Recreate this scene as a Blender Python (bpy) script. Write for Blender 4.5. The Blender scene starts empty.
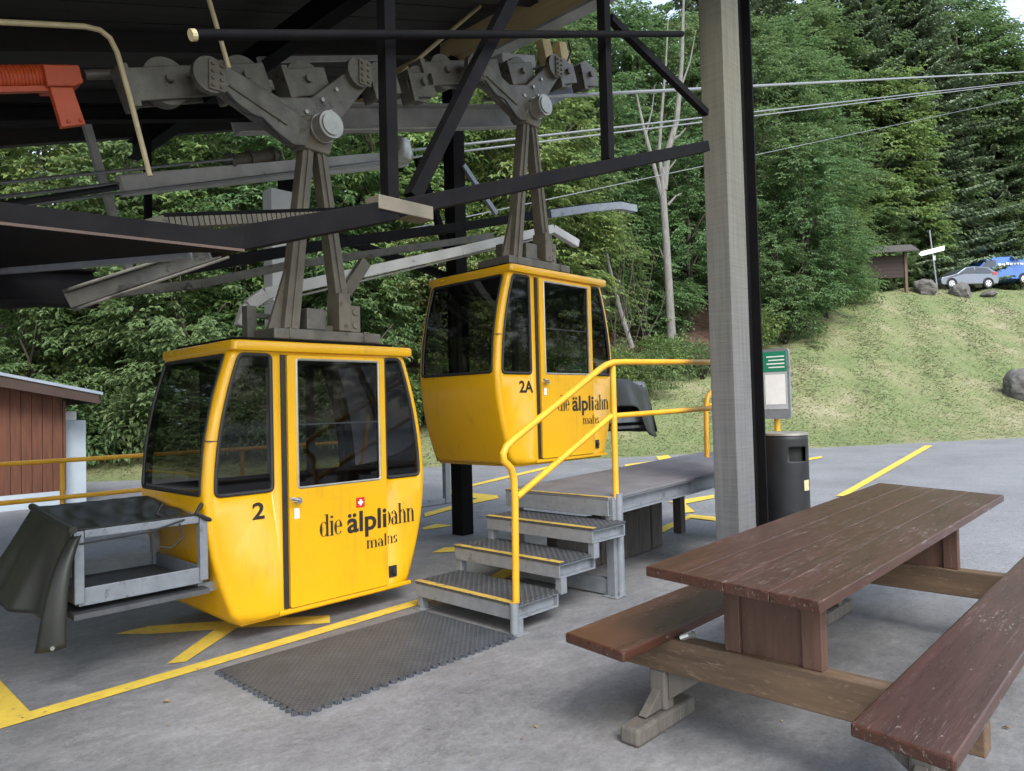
import bpy, bmesh, math, random
from mathutils import Vector, Matrix
from mathutils import noise as mnoise
from mathutils.geometry import delaunay_2d_cdt
random.seed(7)
rad = math.radians
scene = bpy.context.scene
COL = scene.collection

# ------------------------------------------------------------------ camera
F, EYE, ROLL, PITCH, AZ = 720.0, 1.5, 0.026, 20/720.0, rad(43.6)
IW, IH = 1024, 771
fw = Vector((math.cos(AZ)*math.cos(PITCH), math.sin(AZ)*math.cos(PITCH), math.sin(PITCH)))
r0 = Vector((math.sin(AZ), -math.cos(AZ), 0)); u0 = r0.cross(fw)
RT = r0*math.cos(ROLL) - u0*math.sin(ROLL)
UP = u0*math.cos(ROLL) + r0*math.sin(ROLL)
CAM = Vector((0, 0, EYE))
cd = bpy.data.cameras.new('camera'); cam = bpy.data.objects.new('camera', cd); COL.objects.link(cam)
cd.sensor_width = 36; cd.lens = 36*F/IW; cd.clip_start = 0.05; cd.clip_end = 2000
M = Matrix((RT, UP, -fw)).transposed().to_4x4(); M.translation = CAM
cam.matrix_world = M; scene.camera = cam

def ray(x, y): return fw*F + RT*(x-IW/2) - UP*(y-IH/2)
def P(x, y, X=None, Y=None, Z=None, D=None):
    """place where the sight line through a measured point meets a known plane"""
    d = ray(x, y)
    if Y is not None: t = Y/d.y
    elif X is not None: t = X/d.x
    elif Z is not None: t = (Z-EYE)/d.z
    else: t = D/F
    return CAM + d*t
def rd(r, d):            # ground frame: metres to the right and ahead of the viewpoint
    return (math.sin(AZ)*r + math.cos(AZ)*d, -math.cos(AZ)*r + math.sin(AZ)*d)

# ------------------------------------------------------------------ materials
def lin(c):
    return tuple(((v/255)/12.92 if v/255 <= 0.04045 else ((v/255+0.055)/1.055)**2.4) for v in c)
class NT:
    def __init__(s, m): s.t = m.node_tree; s.n = s.t.nodes; s.l = s.t.links
    def new(s, k, **kw):
        n = s.n.new(k)
        for a, v in kw.items():
            if a.startswith('i_'): n.inputs[a[2:].replace('_', ' ')].default_value = v
            else: setattr(n, a, v)
        return n
    def link(s, a, b): s.l.new(a, b)
def ramp(nt, fac, stops):
    r = nt.new('ShaderNodeValToRGB')
    e = r.color_ramp.elements
    while len(e) < len(stops): e.new(0.5)
    for el, (p, c) in zip(e, stops):
        el.position = p; el.color = (*c, 1) if len(c) == 3 else c
    nt.link(fac, r.inputs[0]); return r
def mat(name, c1, c2=None, scale=6, rough=0.6, metal=0, bump=0.0, bscale=None, stretch=(1, 1, 1), detail=6,
        wear=None, wear_scale=10, wear_amt=0.6, wear_stretch=None, spec=None, rvar=0.0, coat=0, world=False):
    m = bpy.data.materials.new(name); m.use_nodes = True
    nt = NT(m); bs = m.node_tree.nodes['Principled BSDF']
    bs.inputs['Roughness'].default_value = rough; bs.inputs['Metallic'].default_value = metal
    if spec is not None: bs.inputs['Specular IOR Level'].default_value = spec
    if coat: bs.inputs['Coat Weight'].default_value = coat; bs.inputs['Coat Roughness'].default_value = 0.08
    if c2 is None: c2 = tuple(v*0.82 for v in c1)
    tc = nt.new('ShaderNodeTexCoord'); src = tc.outputs['Object']
    if world:
        g = nt.new('ShaderNodeNewGeometry'); src = g.outputs['Position']
    mp = nt.new('ShaderNodeMapping'); mp.inputs['Scale'].default_value = stretch
    nt.link(src, mp.inputs['Vector'])
    nz = nt.new('ShaderNodeTexNoise', i_Scale=scale, i_Detail=detail, i_Roughness=0.62)
    nt.link(mp.outputs[0], nz.inputs['Vector'])
    r = ramp(nt, nz.outputs['Fac'], [(0.32, c1), (0.68, c2)]); out = r.outputs[0]
    if wear:
        mp2 = nt.new('ShaderNodeMapping'); mp2.inputs['Scale'].default_value = wear_stretch or stretch
        nt.link(src, mp2.inputs['Vector'])
        n2 = nt.new('ShaderNodeTexNoise', i_Scale=wear_scale, i_Detail=8, i_Roughness=0.7)
        nt.link(mp2.outputs[0], n2.inputs['Vector'])
        r2 = ramp(nt, n2.outputs['Fac'], [(wear_amt, (0, 0, 0)), (min(1, wear_amt+0.08), (1, 1, 1))])
        mx = nt.new('ShaderNodeMix', data_type='RGBA')
        nt.link(r2.outputs[0], mx.inputs['Factor']); nt.link(out, mx.inputs['A']); mx.inputs['B'].default_value = (*wear, 1)
        out = mx.outputs['Result']
    nt.link(out, bs.inputs['Base Color'])
    if rvar:
        mr = nt.new('ShaderNodeMapRange'); mr.inputs['To Min'].default_value = max(0.02, rough-rvar); mr.inputs['To Max'].default_value = min(1, rough+rvar)
        nt.link(nz.outputs['Fac'], mr.inputs['Value']); nt.link(mr.outputs[0], bs.inputs['Roughness'])
    if bump:
        nb = nt.new('ShaderNodeTexNoise', i_Scale=bscale or scale*4, i_Detail=6)
        nt.link(mp.outputs[0], nb.inputs['Vector'])
        b = nt.new('ShaderNodeBump', i_Strength=bump, i_Distance=0.01)
        nt.link(nb.outputs['Fac'], b.inputs['Height']); nt.link(b.outputs[0], bs.inputs['Normal'])
    return m

MT = {}
MT['yellow'] = mat('yellow_enamel', (0.72, 0.385, 0.004), (0.67, 0.355, 0.004), scale=2.2, rough=0.3, rvar=0.08, coat=0.25,
                   wear=(0.50, 0.25, 0.012), wear_scale=7, wear_amt=0.655)
MT['rail_yellow'] = mat('rail_yellow_paint', (0.70, 0.38, 0.02), (0.62, 0.30, 0.015), scale=8, rough=0.4, wear=(0.36, 0.2, 0.06), wear_scale=14, wear_amt=0.68)
MT['road_yellow'] = mat('road_paint', (0.70, 0.50, 0.06), (0.56, 0.39, 0.05), scale=9, rough=0.75, wear=(0.20, 0.17, 0.11), wear_scale=16, wear_amt=0.60, world=True, bump=0.25, bscale=90)
MT['black_steel'] = mat('black_painted_steel', (0.004, 0.004, 0.005), (0.008, 0.007, 0.007), scale=7, rough=0.7, spec=0.10, bump=0.1, bscale=40, wear=(0.025, 0.02, 0.015), wear_scale=9, wear_amt=0.70)
MT['rubber'] = mat('black_rubber', (0.012, 0.012, 0.013), (0.02, 0.02, 0.02), scale=10, rough=0.6)
MT['galv'] = mat('galvanised_steel', (0.19, 0.205, 0.225), (0.26, 0.28, 0.305), scale=14, rough=0.5, metal=0.35, detail=9, wear=(0.12, 0.125, 0.13), wear_scale=7, wear_amt=0.58, bump=0.05)
MT['rack_plate'] = mat('dark_galvanised_plate', (0.10, 0.105, 0.11), (0.06, 0.063, 0.067), scale=7, rough=0.6, metal=0.2)
MT['nosing'] = mat('worn_nosing_paint', (0.48, 0.33, 0.06), (0.36, 0.25, 0.05), scale=9, rough=0.7, wear=(0.13, 0.11, 0.07), wear_scale=18, wear_amt=0.56)
MT['pale_beam'] = mat('pale_grey_beam_paint', (0.60, 0.59, 0.55), (0.44, 0.43, 0.40), scale=4, rough=0.6, wear=(0.16, 0.12, 0.09), wear_scale=8, wear_amt=0.66)
MT['old_steel'] = mat('oily_grey_steel', (0.16, 0.15, 0.122), (0.085, 0.078, 0.063), scale=7, rough=0.5, metal=0.3, bump=0.15, bscale=30, wear=(0.03, 0.024, 0.017), wear_scale=8, wear_amt=0.58)
MT['grey_beam'] = mat('grey_painted_beam', (0.40, 0.395, 0.37), (0.28, 0.275, 0.255), scale=4, rough=0.6, bump=0.08, wear=(0.08, 0.06, 0.045), wear_scale=8, wear_amt=0.66)
MT['hang_steel'] = mat('brown_grey_hanger_paint', (0.155, 0.135, 0.095), (0.095, 0.083, 0.06), scale=5, rough=0.55, bump=0.1, wear=(0.045, 0.035, 0.025), wear_scale=9, wear_amt=0.61)
MT['pale_metal'] = mat('bare_turned_steel', (0.42, 0.41, 0.37), (0.30, 0.29, 0.25), scale=10, rough=0.4, metal=0.6)
MT['orange'] = mat('orange_red_paint', (0.55, 0.085, 0.02), (0.42, 0.06, 0.015), scale=6, rough=0.45, wear=(0.14, 0.04, 0.02), wear_scale=10, wear_amt=0.62)
MT['deck'] = mat('dark_roof_boards', (0.018, 0.015, 0.013), (0.03, 0.025, 0.022), scale=3, rough=0.85, stretch=(0.3, 5, 1))
MT['glulam'] = mat('warm_glued_timber', (0.58, 0.45, 0.22), (0.46, 0.35, 0.17), scale=5, rough=0.7, stretch=(6, 0.5, 6), bump=0.15)
MT['white_paint'] = mat('white_column_paint', (0.80, 0.80, 0.79), (0.70, 0.70, 0.69), scale=3, rough=0.6)
MT['conduit'] = mat('cream_conduit', (0.55, 0.46, 0.27), (0.45, 0.37, 0.2), scale=10, rough=0.45)
MT['rope'] = mat('steel_rope', (0.33, 0.34, 0.34), (0.22, 0.22, 0.22), scale=60, rough=0.45, metal=0.6)
MT['tarp'] = mat('black_green_tarpaulin', (0.015, 0.016, 0.013), (0.026, 0.027, 0.022), scale=2.5, rough=0.42, bump=0.25, bscale=7, wear=(0.035, 0.037, 0.032), wear_scale=5, wear_amt=0.66)
MT['dark_in'] = mat('dark_interior', (0.035, 0.03, 0.027), (0.05, 0.042, 0.035), scale=5, rough=0.7)
MT['seat'] = mat('brown_seat_vinyl', (0.07, 0.04, 0.028), (0.05, 0.03, 0.02), scale=5, rough=0.5)
MT['ink'] = mat('black_lettering', (0.014, 0.012, 0.01), (0.02, 0.016, 0.012), scale=9, rough=0.5)
MT['red'] = mat('flag_red', (0.6, 0.02, 0.02), (0.5, 0.016, 0.016), scale=9, rough=0.45)
MT['white'] = mat('white_film', (0.8, 0.8, 0.78), (0.72, 0.72, 0.7), scale=9, rough=0.45)
MT['chrome'] = mat('dull_chrome', (0.62, 0.62, 0.62), (0.5, 0.5, 0.5), scale=20, rough=0.25, metal=0.9)
MT['bin'] = mat('anthracite_bin_paint', (0.013, 0.014, 0.016), (0.02, 0.021, 0.023), scale=6, rough=0.5, spec=0.3, wear=(0.06, 0.06, 0.055), wear_scale=14, wear_amt=0.70)
MT['black'] = mat('bin_core_black', (0.006, 0.006, 0.006), (0.01, 0.01, 0.01), scale=5, rough=0.9)
MT['sign_green'] = mat('sign_green', (0.012, 0.22, 0.13), (0.01, 0.19, 0.11), scale=3, rough=0.4)
MT['sign_grey'] = mat('sign_grey_film', (0.42, 0.45, 0.46), (0.36, 0.39, 0.4), scale=3, rough=0.4)
MT['sleeper'] = mat('weathered_sleeper', (0.085, 0.078, 0.072), (0.045, 0.04, 0.037), scale=5, rough=0.9, stretch=(6, 6, 0.7), bump=0.6)
MT['shed_wood'] = mat('red_brown_shed_boards', (0.17, 0.062, 0.030), (0.085, 0.031, 0.017), scale=4, rough=0.65, stretch=(6, 6, 0.5), bump=0.2)
MT['dark_wood'] = mat('dark_brown_boards', (0.036, 0.022, 0.016), (0.02, 0.013, 0.010), scale=4, rough=0.8, stretch=(0.6, 0.6, 6), bump=0.3)
MT['fascia'] = mat('brown_fascia', (0.07, 0.042, 0.03), (0.05, 0.03, 0.022), scale=3, rough=0.7)
MT['sheet'] = mat('blue_grey_sheet_roof', (0.36, 0.41, 0.47), (0.30, 0.34, 0.39), scale=3, rough=0.5, metal=0.2)
MT['render'] = mat('pale_blue_render', (0.50, 0.57, 0.62), (0.42, 0.48, 0.53), scale=3, rough=0.8)
MT['conc'] = mat('pale_concrete', (0.40, 0.41, 0.42), (0.30, 0.305, 0.31), scale=3, rough=0.85, bump=0.2)
MT['rock'] = mat('grey_boulder', (0.15, 0.143, 0.132), (0.06, 0.057, 0.052), scale=2.4, rough=0.9, bump=0.9, bscale=6)
MT['bark'] = mat('grey_bark', (0.085, 0.07, 0.055), (0.04, 0.033, 0.026), scale=6, rough=0.95, stretch=(3, 3, 0.6), bump=0.7)
MT['pale_bark'] = mat('pale_bare_bark', (0.21, 0.20, 0.18), (0.125, 0.118, 0.105), scale=5, rough=0.9, stretch=(2, 2, 0.7), bump=0.4)
MT['silver'] = mat('silver_car_paint', (0.12, 0.135, 0.165), (0.11, 0.125, 0.155), scale=2, rough=0.3, metal=0.5, coat=0.5)
MT['blue'] = mat('blue_van_paint', (0.012, 0.10, 0.42), (0.011, 0.09, 0.38), scale=2, rough=0.35, coat=0.5)
MT['tyre'] = mat('tyre_rubber', (0.015, 0.015, 0.016), (0.022, 0.022, 0.022), scale=9, rough=0.8)
MT['rim'] = mat('alloy_rim', (0.55, 0.56, 0.58), (0.45, 0.46, 0.48), scale=9, rough=0.35, metal=0.8)
MT['car_glass'] = mat('car_window', (0.02, 0.028, 0.036), (0.03, 0.04, 0.05), scale=2, rough=0.08)
MT['lamp_red'] = mat('tail_lamp', (0.42, 0.012, 0.012), (0.35, 0.01, 0.01), scale=5, rough=0.25)
MT['card'] = mat('brown_card', (0.30, 0.19, 0.10), (0.24, 0.15, 0.08), scale=4, rough=0.85)

def add_dirt(m):
    nt = NT(m); bs = nt.n['Principled BSDF']; lk = bs.inputs['Base Color'].links[0].from_socket
    tc = nt.new('ShaderNodeTexCoord'); mp = nt.new('ShaderNodeMapping'); mp.inputs['Scale'].default_value = (14, 14, 0.8); nt.link(tc.outputs['Object'], mp.inputs[0])
    n = nt.new('ShaderNodeTexNoise', i_Scale=2.0, i_Detail=8, i_Roughness=0.7); nt.link(mp.outputs[0], n.inputs['Vector'])
    n2 = nt.new('ShaderNodeTexNoise', i_Scale=2.5, i_Detail=6); nt.link(tc.outputs['Object'], n2.inputs['Vector'])
    mu = nt.new('ShaderNodeMath', operation='MULTIPLY'); nt.link(n.outputs['Fac'], mu.inputs[0]); nt.link(n2.outputs['Fac'], mu.inputs[1])
    r = ramp(nt, mu.outputs[0], [(0.30, (0, 0, 0)), (0.42, (0.34, 0.34, 0.34))])
    mx = nt.new('ShaderNodeMix', data_type='RGBA'); nt.link(r.outputs[0], mx.inputs['Factor']); nt.link(lk, mx.inputs['A']); mx.inputs['B'].default_value = (0.33, 0.17, 0.02, 1)
    nt.link(mx.outputs['Result'], bs.inputs['Base Color'])
add_dirt(MT['yellow'])
def wood_planks(name, c1, c2, seam_axis, seam_n, scratch=(0.30, 0.255, 0.245), grain=(0.6, 9, 9), rough=0.42, amt=0.56):
    m = bpy.data.materials.new(name); m.use_nodes = True; nt = NT(m); bs = m.node_tree.nodes['Principled BSDF']
    tc = nt.new('ShaderNodeTexCoord')
    mp = nt.new('ShaderNodeMapping'); mp.inputs['Scale'].default_value = grain; nt.link(tc.outputs['Object'], mp.inputs[0])
    n1 = nt.new('ShaderNodeTexNoise', i_Scale=2.4, i_Detail=8, i_Roughness=0.65); nt.link(mp.outputs[0], n1.inputs['Vector'])
    base = ramp(nt, n1.outputs['Fac'], [(0.3, c1), (0.7, c2)])
    # wear: pale scratches run with the grain, broken up by a broad noise
    mp2 = nt.new('ShaderNodeMapping'); mp2.inputs['Scale'].default_value = (grain[0]*1.6, grain[1]*2.2, grain[2]); nt.link(tc.outputs['Object'], mp2.inputs[0])
    n2 = nt.new('ShaderNodeTexNoise', i_Scale=7, i_Detail=12, i_Roughness=0.85); nt.link(mp2.outputs[0], n2.inputs['Vector'])
    n3 = nt.new('ShaderNodeTexNoise', i_Scale=2.2, i_Detail=4); nt.link(tc.outputs['Object'], n3.inputs['Vector'])
    mul = nt.new('ShaderNodeMath', operation='MULTIPLY'); nt.link(n2.outputs['Fac'], mul.inputs[0])
    mr = nt.new('ShaderNodeMapRange'); mr.inputs['From Min'].default_value = 0.35; mr.inputs['From Max'].default_value = 0.65
    mr.inputs['To Min'].default_value = 0.955; mr.inputs['To Max'].default_value = 1.05
    nt.link(n3.outputs['Fac'], mr.inputs[0]); nt.link(mr.outputs[0], mul.inputs[1])
    r2a = ramp(nt, mul.outputs[0], [(amt, (0, 0, 0)), (amt+0.05, (0.8, 0.8, 0.8))])
    n5 = nt.new('ShaderNodeTexNoise', i_Scale=26, i_Detail=6, i_Roughness=0.7)
    mp5 = nt.new('ShaderNodeMapping'); mp5.inputs['Scale'].default_value = tuple(min(2.0, max(0.7, g_*0.5)) for g_ in grain); nt.link(tc.outputs['Object'], mp5.inputs[0]); nt.link(mp5.outputs[0], n5.inputs['Vector'])
    m5 = nt.new('ShaderNodeMath', operation='MULTIPLY'); nt.link(n5.outputs['Fac'], m5.inputs[0]); nt.link(mr.outputs[0], m5.inputs[1])
    r5 = ramp(nt, m5.outputs[0], [(0.622, (0, 0, 0)), (0.68, (0.6, 0.6, 0.6))])
    r2 = nt.new('ShaderNodeMath', operation='MAXIMUM'); nt.link(r2a.outputs[0], r2.inputs[0]); nt.link(r5.outputs[0], r2.inputs[1])
    mx = nt.new('ShaderNodeMix', data_type='RGBA'); nt.link(r2.outputs[0], mx.inputs['Factor'])
    nt.link(base.outputs[0], mx.inputs['A']); mx.inputs['B'].default_value = (*scratch, 1)
    out = mx.outputs['Result']
    nt.link(out, bs.inputs['Base Color'])
    rr = nt.new('ShaderNodeMapRange'); rr.inputs['To Min'].default_value = rough-0.12; rr.inputs['To Max'].default_value = rough+0.22
    nt.link(n1.outputs['Fac'], rr.inputs[0]); nt.link(rr.outputs[0], bs.inputs['Roughness'])
    b = nt.new('ShaderNodeBump', i_Strength=0.25, i_Distance=0.006); nt.link(mul.outputs[0], b.inputs['Height'])
    nt.link(b.outputs[0], bs.inputs['Normal'])
    return m
MT['table'] = wood_planks('varnished_red_brown_wood', (0.040, 0.0160, 0.0095), (0.076, 0.031, 0.019), 1, 4, amt=0.568, rough=0.27)
MT['bench'] = wood_planks('varnished_bench_wood', (0.038, 0.0150, 0.0090), (0.072, 0.029, 0.018), 1, 1, amt=0.585, rough=0.26)
MT['frame_wood'] = wood_planks('weathered_brown_timber', (0.066, 0.041, 0.024), (0.14, 0.088, 0.050), 0, 1, scratch=(0.19, 0.135, 0.09), grain=(9, 0.7, 9), rough=0.65)
MT['foot_wood'] = wood_planks('grey_weathered_timber', (0.075, 0.066, 0.056), (0.135, 0.12, 0.104), 0, 1, scratch=(0.17, 0.163, 0.155), grain=(6, 6, 1.0), rough=0.75)
MT['panel_wood'] = wood_planks('brown_panel_wood', (0.055, 0.025, 0.016), (0.11, 0.056, 0.036), 0, 1, scratch=(0.24, 0.15, 0.1), grain=(9, 9, 0.8), rough=0.55, amt=0.6)

def timber_post_mat():
    m = bpy.data.materials.new('rough_sawn_post'); m.use_nodes = True; nt = NT(m); bs = m.node_tree.nodes['Principled BSDF']
    tc = nt.new('ShaderNodeTexCoord')
    mp = nt.new('ShaderNodeMapping'); mp.inputs['Scale'].default_value = (10, 10, 0.5); nt.link(tc.outputs['Object'], mp.inputs[0])
    n1 = nt.new('ShaderNodeTexNoise', i_Scale=3, i_Detail=7); nt.link(mp.outputs[0], n1.inputs['Vector'])
    mp2 = nt.new('ShaderNodeMapping'); mp2.inputs['Scale'].default_value = (1.2, 1.2, 60); nt.link(tc.outputs['Object'], mp2.inputs[0])
    n2 = nt.new('ShaderNodeTexNoise', i_Scale=2.2, i_Detail=4, i_Roughness=0.7); nt.link(mp2.outputs[0], n2.inputs['Vector'])
    a = nt.new('ShaderNodeMath', operation='ADD'); nt.link(n1.outputs['Fac'], a.inputs[0]); nt.link(n2.outputs['Fac'], a.inputs[1])
    h = nt.new('ShaderNodeMath', operation='MULTIPLY'); nt.link(a.outputs[0], h.inputs[0]); h.inputs[1].default_value = 0.5
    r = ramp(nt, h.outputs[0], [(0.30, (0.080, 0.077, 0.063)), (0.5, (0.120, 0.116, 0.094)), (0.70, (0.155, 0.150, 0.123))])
    # warm light painted in: tint yellows towards the head, foot stays grey
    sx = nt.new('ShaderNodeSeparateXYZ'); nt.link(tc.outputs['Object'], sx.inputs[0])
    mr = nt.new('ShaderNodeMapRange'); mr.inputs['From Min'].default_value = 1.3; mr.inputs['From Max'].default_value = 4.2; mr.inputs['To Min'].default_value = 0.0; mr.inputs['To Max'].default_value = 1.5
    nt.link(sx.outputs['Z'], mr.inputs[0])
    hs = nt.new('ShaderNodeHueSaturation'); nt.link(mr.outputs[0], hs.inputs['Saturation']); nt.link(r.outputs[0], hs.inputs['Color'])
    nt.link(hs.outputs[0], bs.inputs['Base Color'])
    bs.inputs['Roughness'].default_value = 0.85
    b = nt.new('ShaderNodeBump', i_Strength=0.4, i_Distance=0.006); nt.link(h.outputs[0], b.inputs['Height']); nt.link(b.outputs[0], bs.inputs['Normal'])
    return m
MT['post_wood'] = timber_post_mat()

def glass_mat(name, tint, ior=1.5):
    m = bpy.data.materials.new(name); m.use_nodes = True; nt = NT(m)
    nt.n.remove(nt.n['Principled BSDF']); out = nt.n['Material Output']
    tr = nt.new('ShaderNodeBsdfTransparent'); tr.inputs[0].default_value = (*tint, 1)
    gl = nt.new('ShaderNodeBsdfGlossy'); gl.inputs['Roughness'].default_value = 0.035; gl.inputs['Color'].default_value = (0.9, 0.93, 0.95, 1)
    fr = nt.new('ShaderNodeFresnel'); fr.inputs['IOR'].default_value = ior
    mx = nt.new('ShaderNodeMixShader'); nt.link(fr.outputs[0], mx.inputs[0]); nt.link(tr.outputs[0], mx.inputs[1]); nt.link(gl.outputs[0], mx.inputs[2])
    nt.link(mx.outputs[0], out.inputs[0]); return m
MT['glass'] = glass_mat('tinted_acrylic_pane', (0.42, 0.41, 0.40), 1.42)

def leaf_mat(name, cols, trans=0.35):
    m = bpy.data.materials.new(name); m.use_nodes = True; nt = NT(m)
    bs = nt.n['Principled BSDF']; out = nt.n['Material Output']
    g = nt.new('ShaderNodeNewGeometry')
    oi = nt.new('ShaderNodeObjectInfo')
    n = len(cols)
    r = ramp(nt, g.outputs['Random Per Island'], [((i)/(n-1), c) for i, c in enumerate(cols)])
    hs = nt.new('ShaderNodeHueSaturation')
    mr = nt.new('ShaderNodeMapRange'); mr.inputs['To Min'].default_value = 0.475; mr.inputs['To Max'].default_value = 0.51
    nt.link(oi.outputs['Random'], mr.inputs[0]); nt.link(mr.outputs[0], hs.inputs['Hue'])
    nt.link(r.outputs[0], hs.inputs['Color'])
    nt.link(hs.outputs[0], bs.inputs['Base Color']); bs.inputs['Roughness'].default_value = 0.5
    bs.inputs['Specular IOR Level'].default_value = 0.35
    tl = nt.new('ShaderNodeBsdfTranslucent'); nt.link(hs.outputs[0], tl.inputs[0])
    mx = nt.new('ShaderNodeMixShader'); mx.inputs[0].default_value = trans
    nt.link(bs.outputs[0], mx.inputs[1]); nt.link(tl.outputs[0], mx.inputs[2]); nt.link(mx.outputs[0], out.inputs[0])
    return m
MT['leaf_light'] = leaf_mat('fresh_green_leaves', [(0.092, 0.160, 0.050), (0.14, 0.232, 0.075), (0.19, 0.30, 0.098), (0.26, 0.34, 0.115)], 0.45)
MT['leaf_mid'] = leaf_mat('mid_green_leaves', [(0.08, 0.14, 0.054), (0.125, 0.205, 0.078), (0.17, 0.265, 0.102)], 0.45)
MT['leaf_yellow'] = leaf_mat('yellow_green_leaves', [(0.09, 0.16, 0.05), (0.15, 0.23, 0.07), (0.25, 0.29, 0.12)], 0.4)
MT['needle'] = leaf_mat('dark_needles', [(0.10, 0.145, 0.085), (0.14, 0.195, 0.11), (0.18, 0.24, 0.135)], 0.15)
MT['grass_blade'] = leaf_mat('grass_blades', [(0.13, 0.18, 0.065), (0.165, 0.20, 0.082), (0.21, 0.225, 0.105), (0.30, 0.285, 0.19)], 0.3)

def concrete_mat():
    m = bpy.data.materials.new('trowelled_concrete'); m.use_nodes = True; nt = NT(m); bs = m.node_tree.nodes['Principled BSDF']
    g = nt.new('ShaderNodeNewGeometry'); pos = g.outputs['Position']
    n1 = nt.new('ShaderNodeTexNoise', i_Scale=0.9, i_Detail=10, i_Roughness=0.68); nt.link(pos, n1.inputs['Vector'])
    r1 = ramp(nt, n1.outputs['Fac'], [(0.32, (0.115, 0.115, 0.117)), (0.50, (0.172, 0.172, 0.175)), (0.66, (0.225, 0.225, 0.228))])
    # swirling trowel marks
    n2 = nt.new('ShaderNodeTexNoise', i_Scale=1.3, i_Detail=2); nt.link(pos, n2.inputs['Vector'])
    mxv = nt.new('ShaderNodeMix', data_type='RGBA'); mxv.inputs['Factor'].default_value = 0.25
    nt.link(pos, mxv.inputs['A']); nt.link(n2.outputs['Color'], mxv.inputs['B'])
    w = nt.new('ShaderNodeTexNoise', i_Scale=9.0, i_Detail=12, i_Roughness=0.82, i_Distortion=0.25)
    mpw = nt.new('ShaderNodeMapping'); mpw.inputs['Scale'].default_value = (1, 2.2, 1); mpw.inputs['Rotation'].default_value = (0, 0, 0.9)
    nt.link(mxv.outputs['Result'], mpw.inputs[0]); nt.link(mpw.outputs[0], w.inputs['Vector'])
    r2 = ramp(nt, w.outputs['Fac'], [(0.36, (0.74, 0.74, 0.74)), (0.64, (1.16, 1.16, 1.16))])
    mul = nt.new('ShaderNodeMix', data_type='RGBA', blend_type='MULTIPLY'); mul.inputs['Factor'].default_value = 1
    nt.link(r1.outputs[0], mul.inputs['A']); nt.link(r2.outputs[0], mul.inputs['B'])
    n3 = nt.new('ShaderNodeTexNoise', i_Scale=2.6, i_Detail=10, i_Roughness=0.8); nt.link(pos, n3.inputs['Vector'])
    r3 = ramp(nt, n3.outputs['Fac'], [(0.60, (1, 1, 1)), (0.69, (0.62, 0.61, 0.60))])
    mul2 = nt.new('ShaderNodeMix', data_type='RGBA', blend_type='MULTIPLY'); mul2.inputs['Factor'].default_value = 1
    nt.link(mul.outputs['Result'], mul2.inputs['A']); nt.link(r3.outputs[0], mul2.inputs['B'])
    # hairline cracks and grit
    vo = nt.new('ShaderNodeTexVoronoi', i_Scale=0.45, feature='DISTANCE_TO_EDGE')
    nd = nt.new('ShaderNodeTexNoise', i_Scale=2.2, i_Detail=8, i_Roughness=0.7); nt.link(pos, nd.inputs['Vector'])
    va = nt.new('ShaderNodeVectorMath', operation='ADD'); nt.link(pos, va.inputs[0]); nt.link(nd.outputs['Color'], va.inputs[1]); nt.link(va.outputs[0], vo.inputs['Vector'])
    r5 = ramp(nt, vo.outputs['Distance'], [(0.0, (0.45, 0.45, 0.45)), (0.0035, (1, 1, 1))])
    mul3 = nt.new('ShaderNodeMix', data_type='RGBA', blend_type='MULTIPLY'); mul3.inputs['Factor'].default_value = 0.55
    nt.link(mul2.outputs['Result'], mul3.inputs['A']); nt.link(r5.outputs[0], mul3.inputs['B'])
    n6 = nt.new('ShaderNodeTexNoise', i_Scale=55, i_Detail=3, i_Roughness=0.8); nt.link(pos, n6.inputs['Vector'])
    r6 = ramp(nt, n6.outputs['Fac'], [(0.30, (0.78, 0.78, 0.78)), (0.5, (1, 1, 1)), (0.72, (1.18, 1.18, 1.17))])
    mul4 = nt.new('ShaderNodeMix', data_type='RGBA', blend_type='MULTIPLY'); mul4.inputs['Factor'].default_value = 1
    nt.link(mul3.outputs['Result'], mul4.inputs['A']); nt.link(r6.outputs[0], mul4.inputs['B'])
    nt.link(mul4.outputs['Result'], bs.inputs['Base Color'])
    rr = nt.new('ShaderNodeMapRange'); rr.inputs['To Min'].default_value = 0.5; rr.inputs['To Max'].default_value = 0.85
    nt.link(w.outputs['Fac'], rr.inputs[0]); nt.link(rr.outputs[0], bs.inputs['Roughness'])
    n4 = nt.new('ShaderNodeTexNoise', i_Scale=60, i_Detail=4); nt.link(pos, n4.inputs['Vector'])
    ad = nt.new('ShaderNodeMath', operation='MULTIPLY_ADD'); nt.link(n4.outputs['Fac'], ad.inputs[0]); ad.inputs[1].default_value = 0.35; nt.link(w.outputs['Fac'], ad.inputs[2])
    b = nt.new('ShaderNodeBump', i_Strength=0.3, i_Distance=0.006); nt.link(ad.outputs[0], b.inputs['Height']); nt.link(b.outputs[0], bs.inputs['Normal'])
    return m
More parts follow.
